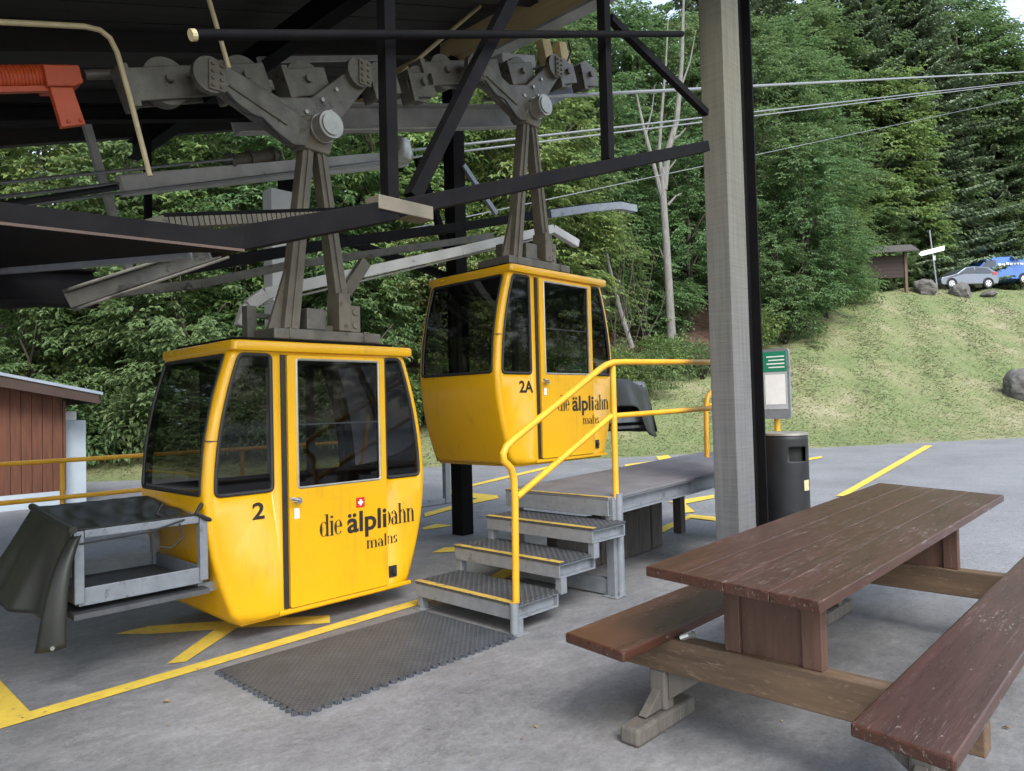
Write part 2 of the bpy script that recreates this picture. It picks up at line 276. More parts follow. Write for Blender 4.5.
def asphalt_mat():
    m = bpy.data.materials.new('worn_asphalt'); m.use_nodes = True; nt = NT(m); bs = m.node_tree.nodes['Principled BSDF']
    g = nt.new('ShaderNodeNewGeometry'); pos = g.outputs['Position']
    n1 = nt.new('ShaderNodeTexNoise', i_Scale=0.6, i_Detail=8, i_Roughness=0.65); nt.link(pos, n1.inputs['Vector'])
    r1 = ramp(nt, n1.outputs['Fac'], [(0.3, (0.155, 0.158, 0.165)), (0.7, (0.225, 0.229, 0.237))])
    n2 = nt.new('ShaderNodeTexVoronoi', i_Scale=75); nt.link(pos, n2.inputs['Vector'])
    r2 = ramp(nt, n2.outputs['Color'], [(0.0, (0.6, 0.6, 0.6)), (1.0, (1.3, 1.3, 1.3))])
    mul = nt.new('ShaderNodeMix', data_type='RGBA', blend_type='MULTIPLY'); mul.inputs['Factor'].default_value = 1
    nt.link(r1.outputs[0], mul.inputs['A']); nt.link(r2.outputs[0], mul.inputs['B'])
    # tar seams
    vo = nt.new('ShaderNodeTexVoronoi', i_Scale=0.22, feature='DISTANCE_TO_EDGE')
    nd = nt.new('ShaderNodeTexNoise', i_Scale=1.5, i_Detail=5); nt.link(pos, nd.inputs['Vector'])
    va = nt.new('ShaderNodeVectorMath', operation='ADD'); nt.link(pos, va.inputs[0]); nt.link(nd.outputs['Color'], va.inputs[1])
    nt.link(va.outputs[0], vo.inputs['Vector'])
    r3 = ramp(nt, vo.outputs['Distance'], [(0.0, (0.5, 0.5, 0.5)), (0.008, (1, 1, 1))])
    mul2 = nt.new('ShaderNodeMix', data_type='RGBA', blend_type='MULTIPLY'); mul2.inputs['Factor'].default_value = 0.6
    nt.link(mul.outputs['Result'], mul2.inputs['A']); nt.link(r3.outputs[0], mul2.inputs['B'])
    nt.link(mul2.outputs['Result'], bs.inputs['Base Color']); bs.inputs['Roughness'].default_value = 0.75
    b = nt.new('ShaderNodeBump', i_Strength=0.5, i_Distance=0.006); nt.link(n2.outputs['Distance'], b.inputs['Height']); nt.link(b.outputs[0], bs.inputs['Normal'])
    return m
def hill_mat():
    m = bpy.data.materials.new('mown_grass_and_litter'); m.use_nodes = True; nt = NT(m); bs = m.node_tree.nodes['Principled BSDF']
    g = nt.new('ShaderNodeNewGeometry'); pos = g.outputs['Position']
    n1 = nt.new('ShaderNodeTexNoise', i_Scale=0.33, i_Detail=10, i_Roughness=0.72); nt.link(pos, n1.inputs['Vector'])
    r1 = ramp(nt, n1.outputs['Fac'], [(0.30, (0.11, 0.155, 0.05)), (0.45, (0.145, 0.178, 0.068)), (0.57, (0.20, 0.203, 0.098)), (0.69, (0.30, 0.275, 0.18))])
    n2 = nt.new('ShaderNodeTexNoise', i_Scale=7, i_Detail=8, i_Roughness=0.8); nt.link(pos, n2.inputs['Vector'])
    r2 = ramp(nt, n2.outputs['Fac'], [(0.3, (0.78, 0.78, 0.78)), (0.7, (1.16, 1.16, 1.14))])
    mul = nt.new('ShaderNodeMix', data_type='RGBA', blend_type='MULTIPLY'); mul.inputs['Factor'].default_value = 1
    nt.link(r1.outputs[0], mul.inputs['A']); nt.link(r2.outputs[0], mul.inputs['B'])
    # forest floor where the 'wood' attribute is set
    at = nt.new('ShaderNodeAttribute', attribute_name='wood')
    n3 = nt.new('ShaderNodeTexNoise', i_Scale=4, i_Detail=6); nt.link(pos, n3.inputs['Vector'])
    r3 = ramp(nt, n3.outputs['Fac'], [(0.35, (0.05, 0.03, 0.018)), (0.65, (0.12, 0.07, 0.045))])
    mx = nt.new('ShaderNodeMix', data_type='RGBA'); nt.link(at.outputs['Fac'], mx.inputs['Factor'])
    nt.link(mul.outputs['Result'], mx.inputs['A']); nt.link(r3.outputs[0], mx.inputs['B'])
    nt.link(mx.outputs['Result'], bs.inputs['Base Color']); bs.inputs['Roughness'].default_value = 0.95
    b = nt.new('ShaderNodeBump', i_Strength=0.8, i_Distance=0.05); nt.link(n2.outputs['Fac'], b.inputs['Height']); nt.link(b.outputs[0], bs.inputs['Normal'])
    return m
def checker_mat(name, c1, c2, sc, hi=1.45, lo=0.85):
    m = mat(name, c1, c2, scale=5, rough=0.55, wear=tuple(v*1.7 for v in c1), wear_scale=6, wear_amt=0.6, metal=0.1)
    nt = NT(m); bs = nt.n['Principled BSDF']
    g = nt.new('ShaderNodeNewGeometry')
    mp = nt.new('ShaderNodeMapping'); mp.inputs['Rotation'].default_value = (0, 0, 0.785); mp.inputs['Scale'].default_value = (1, 1, 0); nt.link(g.outputs['Position'], mp.inputs[0])
    vo = nt.new('ShaderNodeTexVoronoi', i_Scale=sc, i_Randomness=0.0, distance='CHEBYCHEV'); nt.link(mp.outputs[0], vo.inputs['Vector'])
    r = ramp(nt, vo.outputs['Distance'], [(0.18, (1, 1, 1)), (0.3, (0, 0, 0))])
    b = nt.new('ShaderNodeBump', i_Strength=1.0, i_Distance=0.012); nt.link(r.outputs[0], b.inputs['Height']); nt.link(b.outputs[0], bs.inputs['Normal'])
    lk = bs.inputs['Base Color'].links[0].from_socket
    mu = nt.new('ShaderNodeMix', data_type='RGBA', blend_type='MULTIPLY'); mu.inputs['Factor'].default_value = 1
    r9 = ramp(nt, vo.outputs['Distance'], [(0.18, (hi, hi, hi)), (0.3, (lo, lo, lo))])
    nt.link(lk, mu.inputs['A']); nt.link(r9.outputs[0], mu.inputs['B']); nt.link(mu.outputs['Result'], bs.inputs['Base Color'])
    return m
MT['concrete'] = concrete_mat(); MT['asphalt'] = asphalt_mat(); MT['hill'] = hill_mat()
MT['tread'] = checker_mat('chequer_plate_tread', (0.045, 0.048, 0.053), (0.075, 0.08, 0.087), 27, 1.6, 0.8)
MT['mat_rubber'] = checker_mat('studded_rubber', (0.050, 0.058, 0.070), (0.074, 0.084, 0.099), 34, 1.4, 0.82)
MT['platform_top'] = mat('felted_platform_deck', (0.11, 0.108, 0.118), (0.155, 0.152, 0.165), scale=4, rough=0.8, bump=0.3, bscale=120)

# ------------------------------------------------------------------ mesh building
class MB:
    def __init__(s): s.v = []; s.f = []
    def add(s, vs, fs):
        b = len(s.v); s.v += [Vector(q) for q in vs]; s.f += [tuple(b+i for i in f) for f in fs]; return s
    def box(s, lo, hi):
        x0, y0, z0 = lo; x1, y1, z1 = hi
        return s.add([(x0,y0,z0),(x1,y0,z0),(x1,y1,z0),(x0,y1,z0),(x0,y0,z1),(x1,y0,z1),(x1,y1,z1),(x0,y1,z1)],
                     [(0,3,2,1),(4,5,6,7),(0,1,5,4),(1,2,6,5),(2,3,7,6),(3,0,4,7)])
    def beam(s, a, b, w, h, up=(0,0,1)):
        a, b = Vector(a), Vector(b); d = (b-a).normalized(); up = Vector(up)
        if abs(d.dot(up)) > 0.98: up = Vector((1,0,0))
        sd = d.cross(up).normalized()*(w/2); u = sd.normalized().cross(d).normalized()*(h/2)
        vs = [p+i*sd+j*u for p in (a, b) for i, j in ((-1,-1),(1,-1),(1,1),(-1,1))]
        return s.add(vs, [(0,1,2,3),(4,7,6,5),(0,4,5,1),(1,5,6,2),(2,6,7,3),(3,7,4,0)])
    def hbeam(s, a, b, w, h, t=0.012, up=(0,0,1)):      # I section: flanges of width w, height h
        a, b = Vector(a), Vector(b); d = (b-a).normalized(); up = Vector(up)
        sd = d.cross(up).normalized(); u = sd.cross(d).normalized()
        s.beam(a+u*(h/2-t/2), b+u*(h/2-t/2), w, t, up); s.beam(a-u*(h/2-t/2), b-u*(h/2-t/2), w, t, up)
        return s.beam(a, b, t, h-2*t-0.002, up)
    def channel(s, a, b, w, h, t=0.012, side=1, up=(0,0,1)):
        a, b = Vector(a), Vector(b); d = (b-a).normalized(); up = Vector(up)
        sd = d.cross(up).normalized(); u = sd.cross(d).normalized()
        s.beam(a+u*(h/2-t/2), b+u*(h/2-t/2), w, t, up); s.beam(a-u*(h/2-t/2), b-u*(h/2-t/2), w, t, up)
        o = sd*(w/2-t/2)*side
        return s.beam(a+o, b+o, t, h-2*t-0.002, up)
    def tube(s, pts, r, n=10, closed=False, flat=1.0, cap=True):
        pts = [Vector(p) for p in pts]; m = len(pts); base = len(s.v); up0 = None
        rings = []
        for i, p in enumerate(pts):
            if closed: t = (pts[(i+1) % m]-pts[i-1])
            else: t = pts[min(i+1, m-1)]-pts[max(i-1, 0)]
            t.normalize()
            if up0 is None:
                up0 = Vector((0,0,1)) if abs(t.z) < 0.9 else Vector((1,0,0))
            sd = t.cross(up0).normalized(); u = sd.cross(t).normalized(); up0 = u
            rr = r[i] if isinstance(r, (list, tuple)) else r
            rings.append([p + sd*math.cos(2*math.pi*k/n)*rr + u*math.sin(2*math.pi*k/n)*rr*flat for k in range(n)])
        for q in rings: s.v += q
        for i in range(m if closed else m-1):
            j = (i+1) % m
            for k in range(n):
                k2 = (k+1) % n
                s.f.append((base+i*n+k, base+i*n+k2, base+j*n+k2, base+j*n+k))
        if not closed and cap:
            s.f.append(tuple(base+k for k in range(n))[::-1]); s.f.append(tuple(base+(m-1)*n+k for k in range(n)))
        return s
    def cyl(s, a, b, r, n=24): return s.tube([a, b], r, n)
    def prism(s, poly, off):
        n = len(poly); off = Vector(off); vs = [Vector(p) for p in poly]; vs += [p+off for p in vs]
        return s.add(vs, [tuple(range(n))[::-1], tuple(range(n, 2*n))] + [(i, (i+1) % n, n+(i+1) % n, n+i) for i in range(n)])
    def quad(s, *p): return s.add(p, [tuple(range(len(p)))])
    def lathe(s, c, prof, n=24):
        base = len(s.v); c = Vector(c)
        for r, z in prof: s.v += [c+Vector((r*math.cos(2*math.pi*k/n), r*math.sin(2*math.pi*k/n), z)) for k in range(n)]
        for i in range(len(prof)-1):
            for k in range(n):
                k2 = (k+1) % n
                s.f.append((base+i*n+k, base+i*n+k2, base+(i+1)*n+k2, base+(i+1)*n+k))
        return s
LOC = {}
def finish(o, label=None, cat=None, group=None, kind=None):
    if label: o['label'] = label
    if cat: o['category'] = cat
    if group: o['group'] = group
    if kind: o['kind'] = kind
    return o
def thing(name, loc, label, cat, group=None):
    o = bpy.data.objects.new(name, None); COL.objects.link(o); o.location = loc; o.empty_display_size = 0.2
    LOC[o.name] = Vector(loc); return finish(o, label, cat, group)
def obj(name, mb, m, parent=None, bevel=0, smooth=False, loc=None, recalc=True, **kw):
    """link the collected shapes as ONE mesh object (vertices given in world space)"""
    me = bpy.data.meshes.new(name)
    o = bpy.data.objects.new(name, me); COL.objects.link(o)
    base = LOC[parent.name] if parent else (Vector(loc) if loc is not None else Vector((0,0,0)))
    me.from_pydata([tuple(v-base) for v in mb.v], [], mb.f); me.update()
    if recalc:
        bm = bmesh.new(); bm.from_mesh(me); bmesh.ops.recalc_face_normals(bm, faces=bm.faces); bm.to_mesh(me); bm.free()
    if parent: o.parent = parent; LOC[o.name] = base
    else: o.location = base; LOC[o.name] = base
    me.materials.append(m)
    if smooth:
        for p in me.polygons: p.use_smooth = True
        me.set_sharp_from_angle(angle=rad(40))
    if bevel:
        b = o.modifiers.new('bevel', 'BEVEL'); b.width = bevel; b.segments = 2; b.limit_method = 'ANGLE'; b.angle_limit = rad(35)
    return finish(o, **kw)
def kids(o): return [c for c in list(bpy.data.objects) if c.parent == o]
def copy_tree(o, parent=None, off=None):
    c = o.copy(); COL.objects.link(c); c.parent = parent
    for k in kids(o): copy_tree(k, c)
    return c

def panel(outline, holes, fmap, grid=None, thick=0.0):
    """sheet with openings, cut in 2-D and mapped into space"""
    vs, es = [], []
    def loop(pl):
        b = len(vs); n = len(pl); vs.extend(Vector(p) for p in pl); es.extend((b+i, b+(i+1) % n) for i in range(n))
    loop(outline)
    for h in holes: loop(h)
    if grid:
        for x in grid[0]:
            for y in grid[1]:
                if inside((x, y), outline) and not any(inside((x, y), h) for h in holes): vs.append(Vector((x, y)))
    ov, oe, of, *_ = delaunay_2d_cdt(vs, es, [], 1, 1e-5)
    mb = MB(); keep = []
    for f in of:
        c = sum((ov[i] for i in f), Vector((0, 0)))/len(f)
        if inside(c, outline) and not any(inside(c, h) for h in holes): keep.append(f)
    mb.add([fmap(p[0], p[1]) for p in ov], keep)
    return mb
def inside(p, poly):
    x, y = p[0], p[1]; r = False; n = len(poly); j = n-1
    for i in range(n):
        xi, yi = poly[i]; xj, yj = poly[j]
        if (yi > y) != (yj > y) and x < (xj-xi)*(y-yi)/(yj-yi)+xi: r = not r
        j = i
    return r
def rounded(poly, r, n=5):
    out = []; m = len(poly)
    for i in range(m):
        p = Vector(poly[i]); a = Vector(poly[i-1]); b = Vector(poly[(i+1) % m])
        da = (a-p); db = (b-p); rr = min(r, da.length*0.45, db.length*0.45)
        if da.angle(db) > rad(165): out.append(tuple(p)); continue
        p0 = p+da.normalized()*rr; p1 = p+db.normalized()*rr
        for k in range(n+1):
            t = k/n; out.append(tuple((1-t)**2*p0+2*t*(1-t)*p+t*t*p1))
    return out

# ------------------------------------------------------------------ ground
def interp(x, pts):
    if x <= pts[0][0]: return pts[0][1]
    for (a, b), (c, d) in zip(pts, pts[1:]):
        if x <= c: return b+(d-b)*(x-a)/(c-a)
    return pts[-1][1]
def sstep(a, b, x):
    t = min(1, max(0, (x-a)/(b-a))); return t*t*(3-2*t)
EDGE = [(-60, 16.5), (-14, 15.8), (-8, 16.2), (0, 18.3), (4, 19.6), (17, 23.4), (30, 26.5), (60, 32)]
def d_edge(r): return interp(r, EDGE)
def terrain(r, d):
    t = d-d_edge(r)
    if t <= 0: return -0.03
    sl = 0.41-0.06*(1-sstep(-8, -2, r))+0.03*sstep(10, 18, r)
    z = sl*(t-1.2*(1-math.exp(-t/1.2)))
    k = sstep(17.5, 23, r)
    if k > 0:
        dc = d_edge(r)+19.8; tc = dc-d_edge(r)
        if d > dc:
            zp = sl*(tc-1.2) + 0.02*(min(d, dc+11)-dc) + max(0, d-dc-11)*0.42
            z = z*(1-k)+zp*k
    z += 0.10*math.sin(r*0.9+d*0.35)*sstep(1, 6, t)+0.07*math.sin(r*2.3-d*1.1)*sstep(1, 6, t)
    return z - 0.03
def wood_line(r):        # where mown grass gives way to the wood
    return interp(r, [(-40, 18.6), (-12, 18.2), (-6, 19.0), (0, 22.0), (3, 25.0), (6, 27.5), (10, 31), (15, 35.0), (18, 41), (21, 56), (60, 62)])
mb = MB(); rs = [-95+i*2.5 for i in range(19)]+[-47+i*0.9 for i in range(110)]+[53+i*4 for i in range(14)]
ds = [-120, -60, -30, -10, 0, 6, 10, 12]+[13+i*0.7 for i in range(72)]+[64+i*4 for i in range(25)]
wood = []
for d in ds:
    for r in rs:
        x, y = rd(r, d); mb.v.append(Vector((x, y, terrain(r, d))))
        wood.append(sstep(-0.6, 1.6, d-wood_line(r)+0.5*math.sin(r*1.7)))
nr = len(rs)
for j in range(len(ds)-1):
    for i in range(nr-1): mb.f.append((j*nr+i, j*nr+i+1, (j+1)*nr+i+1, (j+1)*nr+i))
g = obj('grass_hillside', mb, MT['hill'], smooth=True, kind='structure')
at = g.data.attributes.new('wood', 'FLOAT', 'POINT'); at.data.foreach_set('value', wood)
mb = MB(); rr = [-90+i*0.5 for i in range(361)]
for r in rr:
    for d in (-115, -20, 0, 9, None):
        dd = d if d is not None else d_edge(r)+0.5+0.10*math.sin(r*2.7)+0.08*math.sin(r*6.1+1)+0.05*math.sin(r*13)
        x, y = rd(r, dd); mb.v.append(Vector((x, y, 0.004)))
for i in range(len(rr)-1):
    for k in range(4): mb.f.append((i*5+k, i*5+k+1, (i+1)*5+k+1, (i+1)*5+k))
obj('asphalt_yard', mb, MT['asphalt'], kind='structure')
mb = MB()
mb.quad((-7, -6, .009), (6.15, -6, .009), (6.15, 8.6, .009), (-7, 8.6, .009))
obj('concrete_floor', mb, MT['concrete'], kind='structure')
# painted markings, read off on the ground and laid as sheets
def mark(*px): return [tuple(P(x, y, Z=0.0)[:2]) for x, y in px]
marks = [
    [(0.70, 4.22), (3.75, 4.34), (3.75, 4.46), (0.70, 4.34)],
    [(0.78, 4.342), (0.96, 4.342), (0.96, 8.3), (0.78, 8.3)],
    mark((115, 636), (148, 628), (232, 622), (330, 617), (330, 625), (236, 630), (150, 636)),
    mark((167, 666), (216, 630.5), (236, 630.5), (186, 664)),
    mark((71, 615), (92, 606), (110, 605), (90, 611)),
    mark((424, 514), (458, 505), (478, 499.5), (497, 496), (499, 499), (470, 505), (425, 518)),
    mark((451, 492), (497, 496), (478, 499.5), (451, 495.5)),
    mark((451, 490), (553, 465.5), (553, 468), (451, 492)),
    mark((625, 465), (712, 454.5), (712, 457), (625, 468)),
    mark((656, 457), (668, 455.5), (677, 462), (660, 462)),
    mark((422, 529), (436, 525), (454, 526.5), (424, 531)),
    mark((432, 554), (444, 549), (458, 548), (457, 553)),
    mark((655, 531), (690, 515.5), (716, 518), (716, 522), (691, 519), (657, 537)),
    mark((668, 503), (714, 495.5), (714, 499), (684, 505)),
    mark((680, 500), (695, 513), (683, 514)),
    mark((488, 580), (520, 560), (522, 572), (496, 584)),
    mark((498, 562), (512, 556), (516, 566), (500, 570)),
    mark((836, 497), (925, 446), (933, 446), (846, 497)),
    mark((795, 461), (822, 456.5), (822, 458.5), (797, 463)),
]
mb = MB()
for k, poly in enumerate(marks): mb.quad(*[(x, y, 0.0135 + 0.0002*k) for x, y in poly])
obj('painted_markings', mb, MT['road_yellow'], kind='structure')

# ------------------------------------------------------------------ gondolas
GX, GY, GZ = 2.81, 5.05, 0.14
HB = 0.55
def a_len(z):
    return 0.885-0.195*(1-z/0.83)**1.8 if z < 0.83 else 0.885-0.185*((z-0.83)/0.95)**1.9
RC = 0.045
def lerp(a, b, t): return a+(b-a)*t
def zs(z0, z1, n): return [lerp(z0, z1, i/n) for i in range(n+1)]
def gp(x, y, z): return Vector((GX+x, GY+y, GZ+z))
def make_gondola():
    g = thing('gondola', (GX, GY, GZ), 'yellow cable car cabin numbered 2 hanging low over the floor beside the rubber mat', 'gondola')
    ztop = 1.79
    # openings (x, z) of the door side
    def sidewin(sgn):
        inner = 0.43 if sgn < 0 else 0.50
        pts = [(sgn*inner, 0.835), (sgn*inner, 1.74)] + [(sgn*(a_len(z)-0.07), z) for z in zs(1.74, 0.835, 9)]
        return rounded(pts, 0.035)
    doorhole = [(-0.345, 0.03), (0.485, 0.03), (0.485, 1.745), (-0.345, 1.745)]
    outline = [(-(a_len(z)-RC), z) for z in zs(0, ztop, 24)] + [((a_len(z)-RC), z) for z in zs(ztop, 0, 24)]
    wl, wr = sidewin(-1), sidewin(1)
    mids = rounded([(-0.345, 0.835), (0.485, 0.835), (0.485, 1.74), (-0.345, 1.74)], 0.035)
    shell = MB()
    p = panel(outline, [wl, wr, doorhole], lambda x, z: gp(x, -HB, z)); shell.add(p.v, p.f)
    p = panel(outline, [wl, wr, mids], lambda x, z: gp(x, HB, z)); shell.add(p.v, p.f)
    # curved ends
    endw = {}
    for sg in (-1, 1):
        ol = [(-(HB-RC), z) for z in zs(0, ztop, 24)]+[((HB-RC), z) for z in zs(ztop, 0, 24)]
        hole = rounded([(-HB+0.065, 0.845), (-HB+0.065, 1.15), (-HB+0.065, 1.45), (-HB+0.065, 1.735), (0, 1.735), (HB-0.065, 1.735), (HB-0.065, 1.45), (HB-0.065, 1.15), (HB-0.065, 0.845), (0, 0.845)], 0.035)
        endw[sg] = hole
        fm = lambda y, z, sg=sg: gp(sg*a_len(z), y, z)
        p = panel(ol, [hole], fm, ([-.44+.11*i for i in range(9)], zs(0.03, 1.76, 26))); shell.add(p.v, p.f)
    # rounded corner strips
    for sx in (-1, 1):
        for sy in (-1, 1):
            base = len(shell.v); zz = zs(0, ztop, 24); n = 6
            for z in zz:
                for k in range(n+1):
                    th = math.pi/2*k/n
                    shell.v.append(gp(sx*(a_len(z)-RC+RC*math.cos(th)), sy*(HB-RC+RC*math.sin(th)), z))
            for i in range(24):
                for k in range(n): shell.f.append((base+i*(n+1)+k, base+i*(n+1)+k+1, base+(i+1)*(n+1)+k+1, base+(i+1)*(n+1)+k))
    s = obj('cabin_shell', shell, MT['yellow'], g)
    bm = bmesh.new(); bm.from_mesh(s.data); bmesh.ops.remove_doubles(bm, verts=bm.verts, dist=0.0008)
    bmesh.ops.recalc_face_normals(bm, faces=bm.faces); bm.to_mesh(s.data); bm.free()
    for q in s.data.polygons: q.use_smooth = True
    s.data.set_sharp_from_angle(angle=rad(35))
    sd = s.modifiers.new('thickness', 'SOLIDIFY'); sd.thickness = 0.022; sd.offset = -1; s.data.materials.append(MT['dark_in']); sd.material_offset = 1; sd.material_offset_rim = 1
    # floor pan and sill along the door side
    mb = MB(); mb.box(gp(-0.655, -HB+0.02, -0.022), gp(0.655, HB-0.02, 0.012)); obj('floor_pan', mb, MT['yellow'], g, bevel=0.012)
    mb = MB(); mb.box(gp(-0.40, -HB-0.022, 0.0), gp(0.70, -HB-0.003, 0.028)); obj('sill', mb, MT['yellow'], g, bevel=0.004)
    # windows: pane with gasket
    def window(hole, fm, sgn=0):
        pn = panel(hole, [], fm, ([-.8+.16*i for i in range(11)], zs(0.86, 1.72, 10)))
        w = obj('window', pn, MT['glass'], g, smooth=True, recalc=False)
        if sgn:          # true normals of the bent pane
            nn = []
            for v in w.data.vertices:
                z = v.co.z; sl = (a_len(z+0.01)-a_len(z-0.01))/0.02
                nn.append(Vector((sgn, 0, -sl)).normalized())
            f0 = w.data.polygons[0]
            if f0.normal.x*sgn < 0: w.data.flip_normals()
            w.data.normals_split_custom_set_from_vertices(nn)
        mb = MB(); mb.tube([fm(x, z) for x, z in hole], 0.016, 8, closed=True, flat=0.9); obj('gasket', mb, MT['rubber'], w, smooth=True)
    for sg in (-1, 1): window(endw[sg], lambda y, z, sg=sg: gp(sg*(a_len(z)-0.004), y, z), sg)
    for h in (wl, wr): window(h, lambda x, z: gp(x, -HB+0.004, z)); window(h, lambda x, z: gp(x, HB-0.004, z))
    window(mids, lambda x, z: gp(x, HB-0.004, z))
    # joint cover in the corner pillar at the gasket height
    mb = MB(); mb.box(gp(-0.858, -HB-0.002, 1.18), gp(-0.80, -HB+0.05, 1.186)); obj('panel_joint', mb, MT['rubber'], g)
    # door
    do = rounded([(-0.325, 0.035), (0.48, 0.035), (0.48, 1.742), (-0.325, 1.742)], 0.015, 3)
    dh = rounded([(-0.255, 0.835), (0.425, 0.835), (0.425, 1.715), (-0.255, 1.715)], 0.02)
    pd = panel(do, [dh], lambda x, z: gp(x, -HB-0.016, z))
    door = obj('door', pd, MT['yellow'], g); m = door.modifiers.new('thickness', 'SOLIDIFY'); m.thickness = 0.03; m.offset = 0
    mb = MB(); mb.box(gp(-0.362, -HB-0.012, 0.035), gp(-0.328, -HB+0.01, 1.745)); obj('door_seal', mb, MT['rubber'], g)
    pn = panel(dh, [], lambda x, z: gp(x, -HB-0.012, z)); obj('door_window', pn, MT['glass'], door, recalc=False)
    mb = MB()
    mb.tube([gp(x, -HB-0.028, z) for x, z in dh], 0.009, 6, closed=True); obj('window_trim', mb, MT['pale_metal'], door, smooth=True)
    mb = MB(); mb.cyl(gp(-0.275, -HB-0.03, 0.755), gp(-0.275, -HB-0.075, 0.755), 0.022, 14); mb.tube([gp(-0.275, -HB-0.07, 0.755), gp(-0.31, -HB-0.085, 0.765), gp(-0.35, -HB-0.085, 0.775)], 0.012, 8)
    obj('handle', mb, MT['chrome'], door, smooth=True)
    mb = MB(); mb.box(gp(-0.292, -HB-0.036, 0.63), gp(-0.255, -HB-0.033, 0.70)); obj('lock_plate', mb, MT['white'], door)
    mb = MB(); mb.box(gp(0.505, -HB-0.010, 0.08), gp(0.575, -HB-0.001, 0.165)); mb.cyl(gp(0.54, -HB-0.010, 0.122), gp(0.54, -HB-0.03, 0.122), 0.018, 12); obj('socket', mb, MT['rubber'], g)
    # slide rail of the door window
    mb = MB(); mb.box(gp(-0.25, -HB-0.020, 1.262), gp(0.42, -HB-0.008, 1.272)); obj('sash_bar', mb, MT['rubber'], door)
    # roof: yellow rim with a drip lip, dark lid
    mb = MB()
    def ring(hx, hy, z, r):
        c = []
        for sx, sy, a0 in ((1, 1, 0), (-1, 1, 90), (-1, -1, 180), (1, -1, 270)):
            for k in range(5):
                th = rad(a0+90*k/4); c.append(gp(0.025+sx*(hx+0.018-r)+r*math.cos(th), sy*(hy-r)+r*math.sin(th), z))
        return c
    rings = [ring(0.69, 0.54, 1.762, 0.06), ring(0.712, 0.583, 1.766, 0.035), ring(0.716, 0.588, 1.772, 0.035), ring(0.716, 0.588, 1.822, 0.035), ring(0.708, 0.580, 1.832, 0.035), ring(0.60, 0.46, 1.847, 0.06)]
    for q in rings: mb.v += q
    for i in range(5):
        for k in range(20): mb.f.append((i*20+k, i*20+(k+1) % 20, (i+1)*20+(k+1) % 20, (i+1)*20+k))
    mb.f.append(tuple(range(100, 120)))
    obj('roof', mb, MT['yellow'], g, smooth=True)
    mb = MB(); mb.box(gp(-0.64, -0.48, 1.845), gp(0.64, 0.48, 1.862)); obj('roof_lid', mb, MT['black_steel'], g, bevel=0.005)
    # inside: two facing benches and a headliner
    for sx in (-1, 1):
        mb = MB(); mb.box(gp(min(sx*.42, sx*.70), -0.5, 0.02), gp(max(sx*.42, sx*.70), 0.5, 0.36)); mb.box(gp(min(sx*.40, sx*.76), -0.5, 0.36), gp(max(sx*.40, sx*.76), 0.5, 0.42))
        obj('bench_seat', mb, MT['seat'], g, bevel=0.02)
    mb = MB(); mb.box(gp(-0.66, -0.5, 1.755), gp(0.66, 0.5, 1.762)); obj('headliner', mb, MT['dark_in'], g)
    mb = MB(); mb.box(gp(-0.62, -0.51, 0.013), gp(0.62, 0.51, 0.018)); obj('floor_mat', mb, MT['dark_in'], g)
    mb = MB()
    for x in (-0.36, 0.50): mb.box(gp(x-0.03, 0.50, 0.42), gp(x+0.03, 0.525, 1.75))
    obj('door_pillar', mb, MT['dark_in'], g)
    mb = MB(); mb.tube([gp(-0.30, -HB+0.03, 1.05), gp(-0.30, -HB+0.08, 1.07), gp(-0.30, -HB+0.08, 1.35), gp(-0.30, -HB+0.03, 1.37)], 0.012, 8)
    obj('grab_bar', mb, MT['dark_in'], g, smooth=True)
    # lettering
    return g
SL = 0.33; sl_a = math.atan(SL)
ex = Vector((math.cos(sl_a), 0, math.sin(sl_a))); ez = Vector((-math.sin(sl_a), 0, math.cos(sl_a)))
RY = 4.75                        # plane of the carrying rope
KN = P(313, 131, Y=4.60)
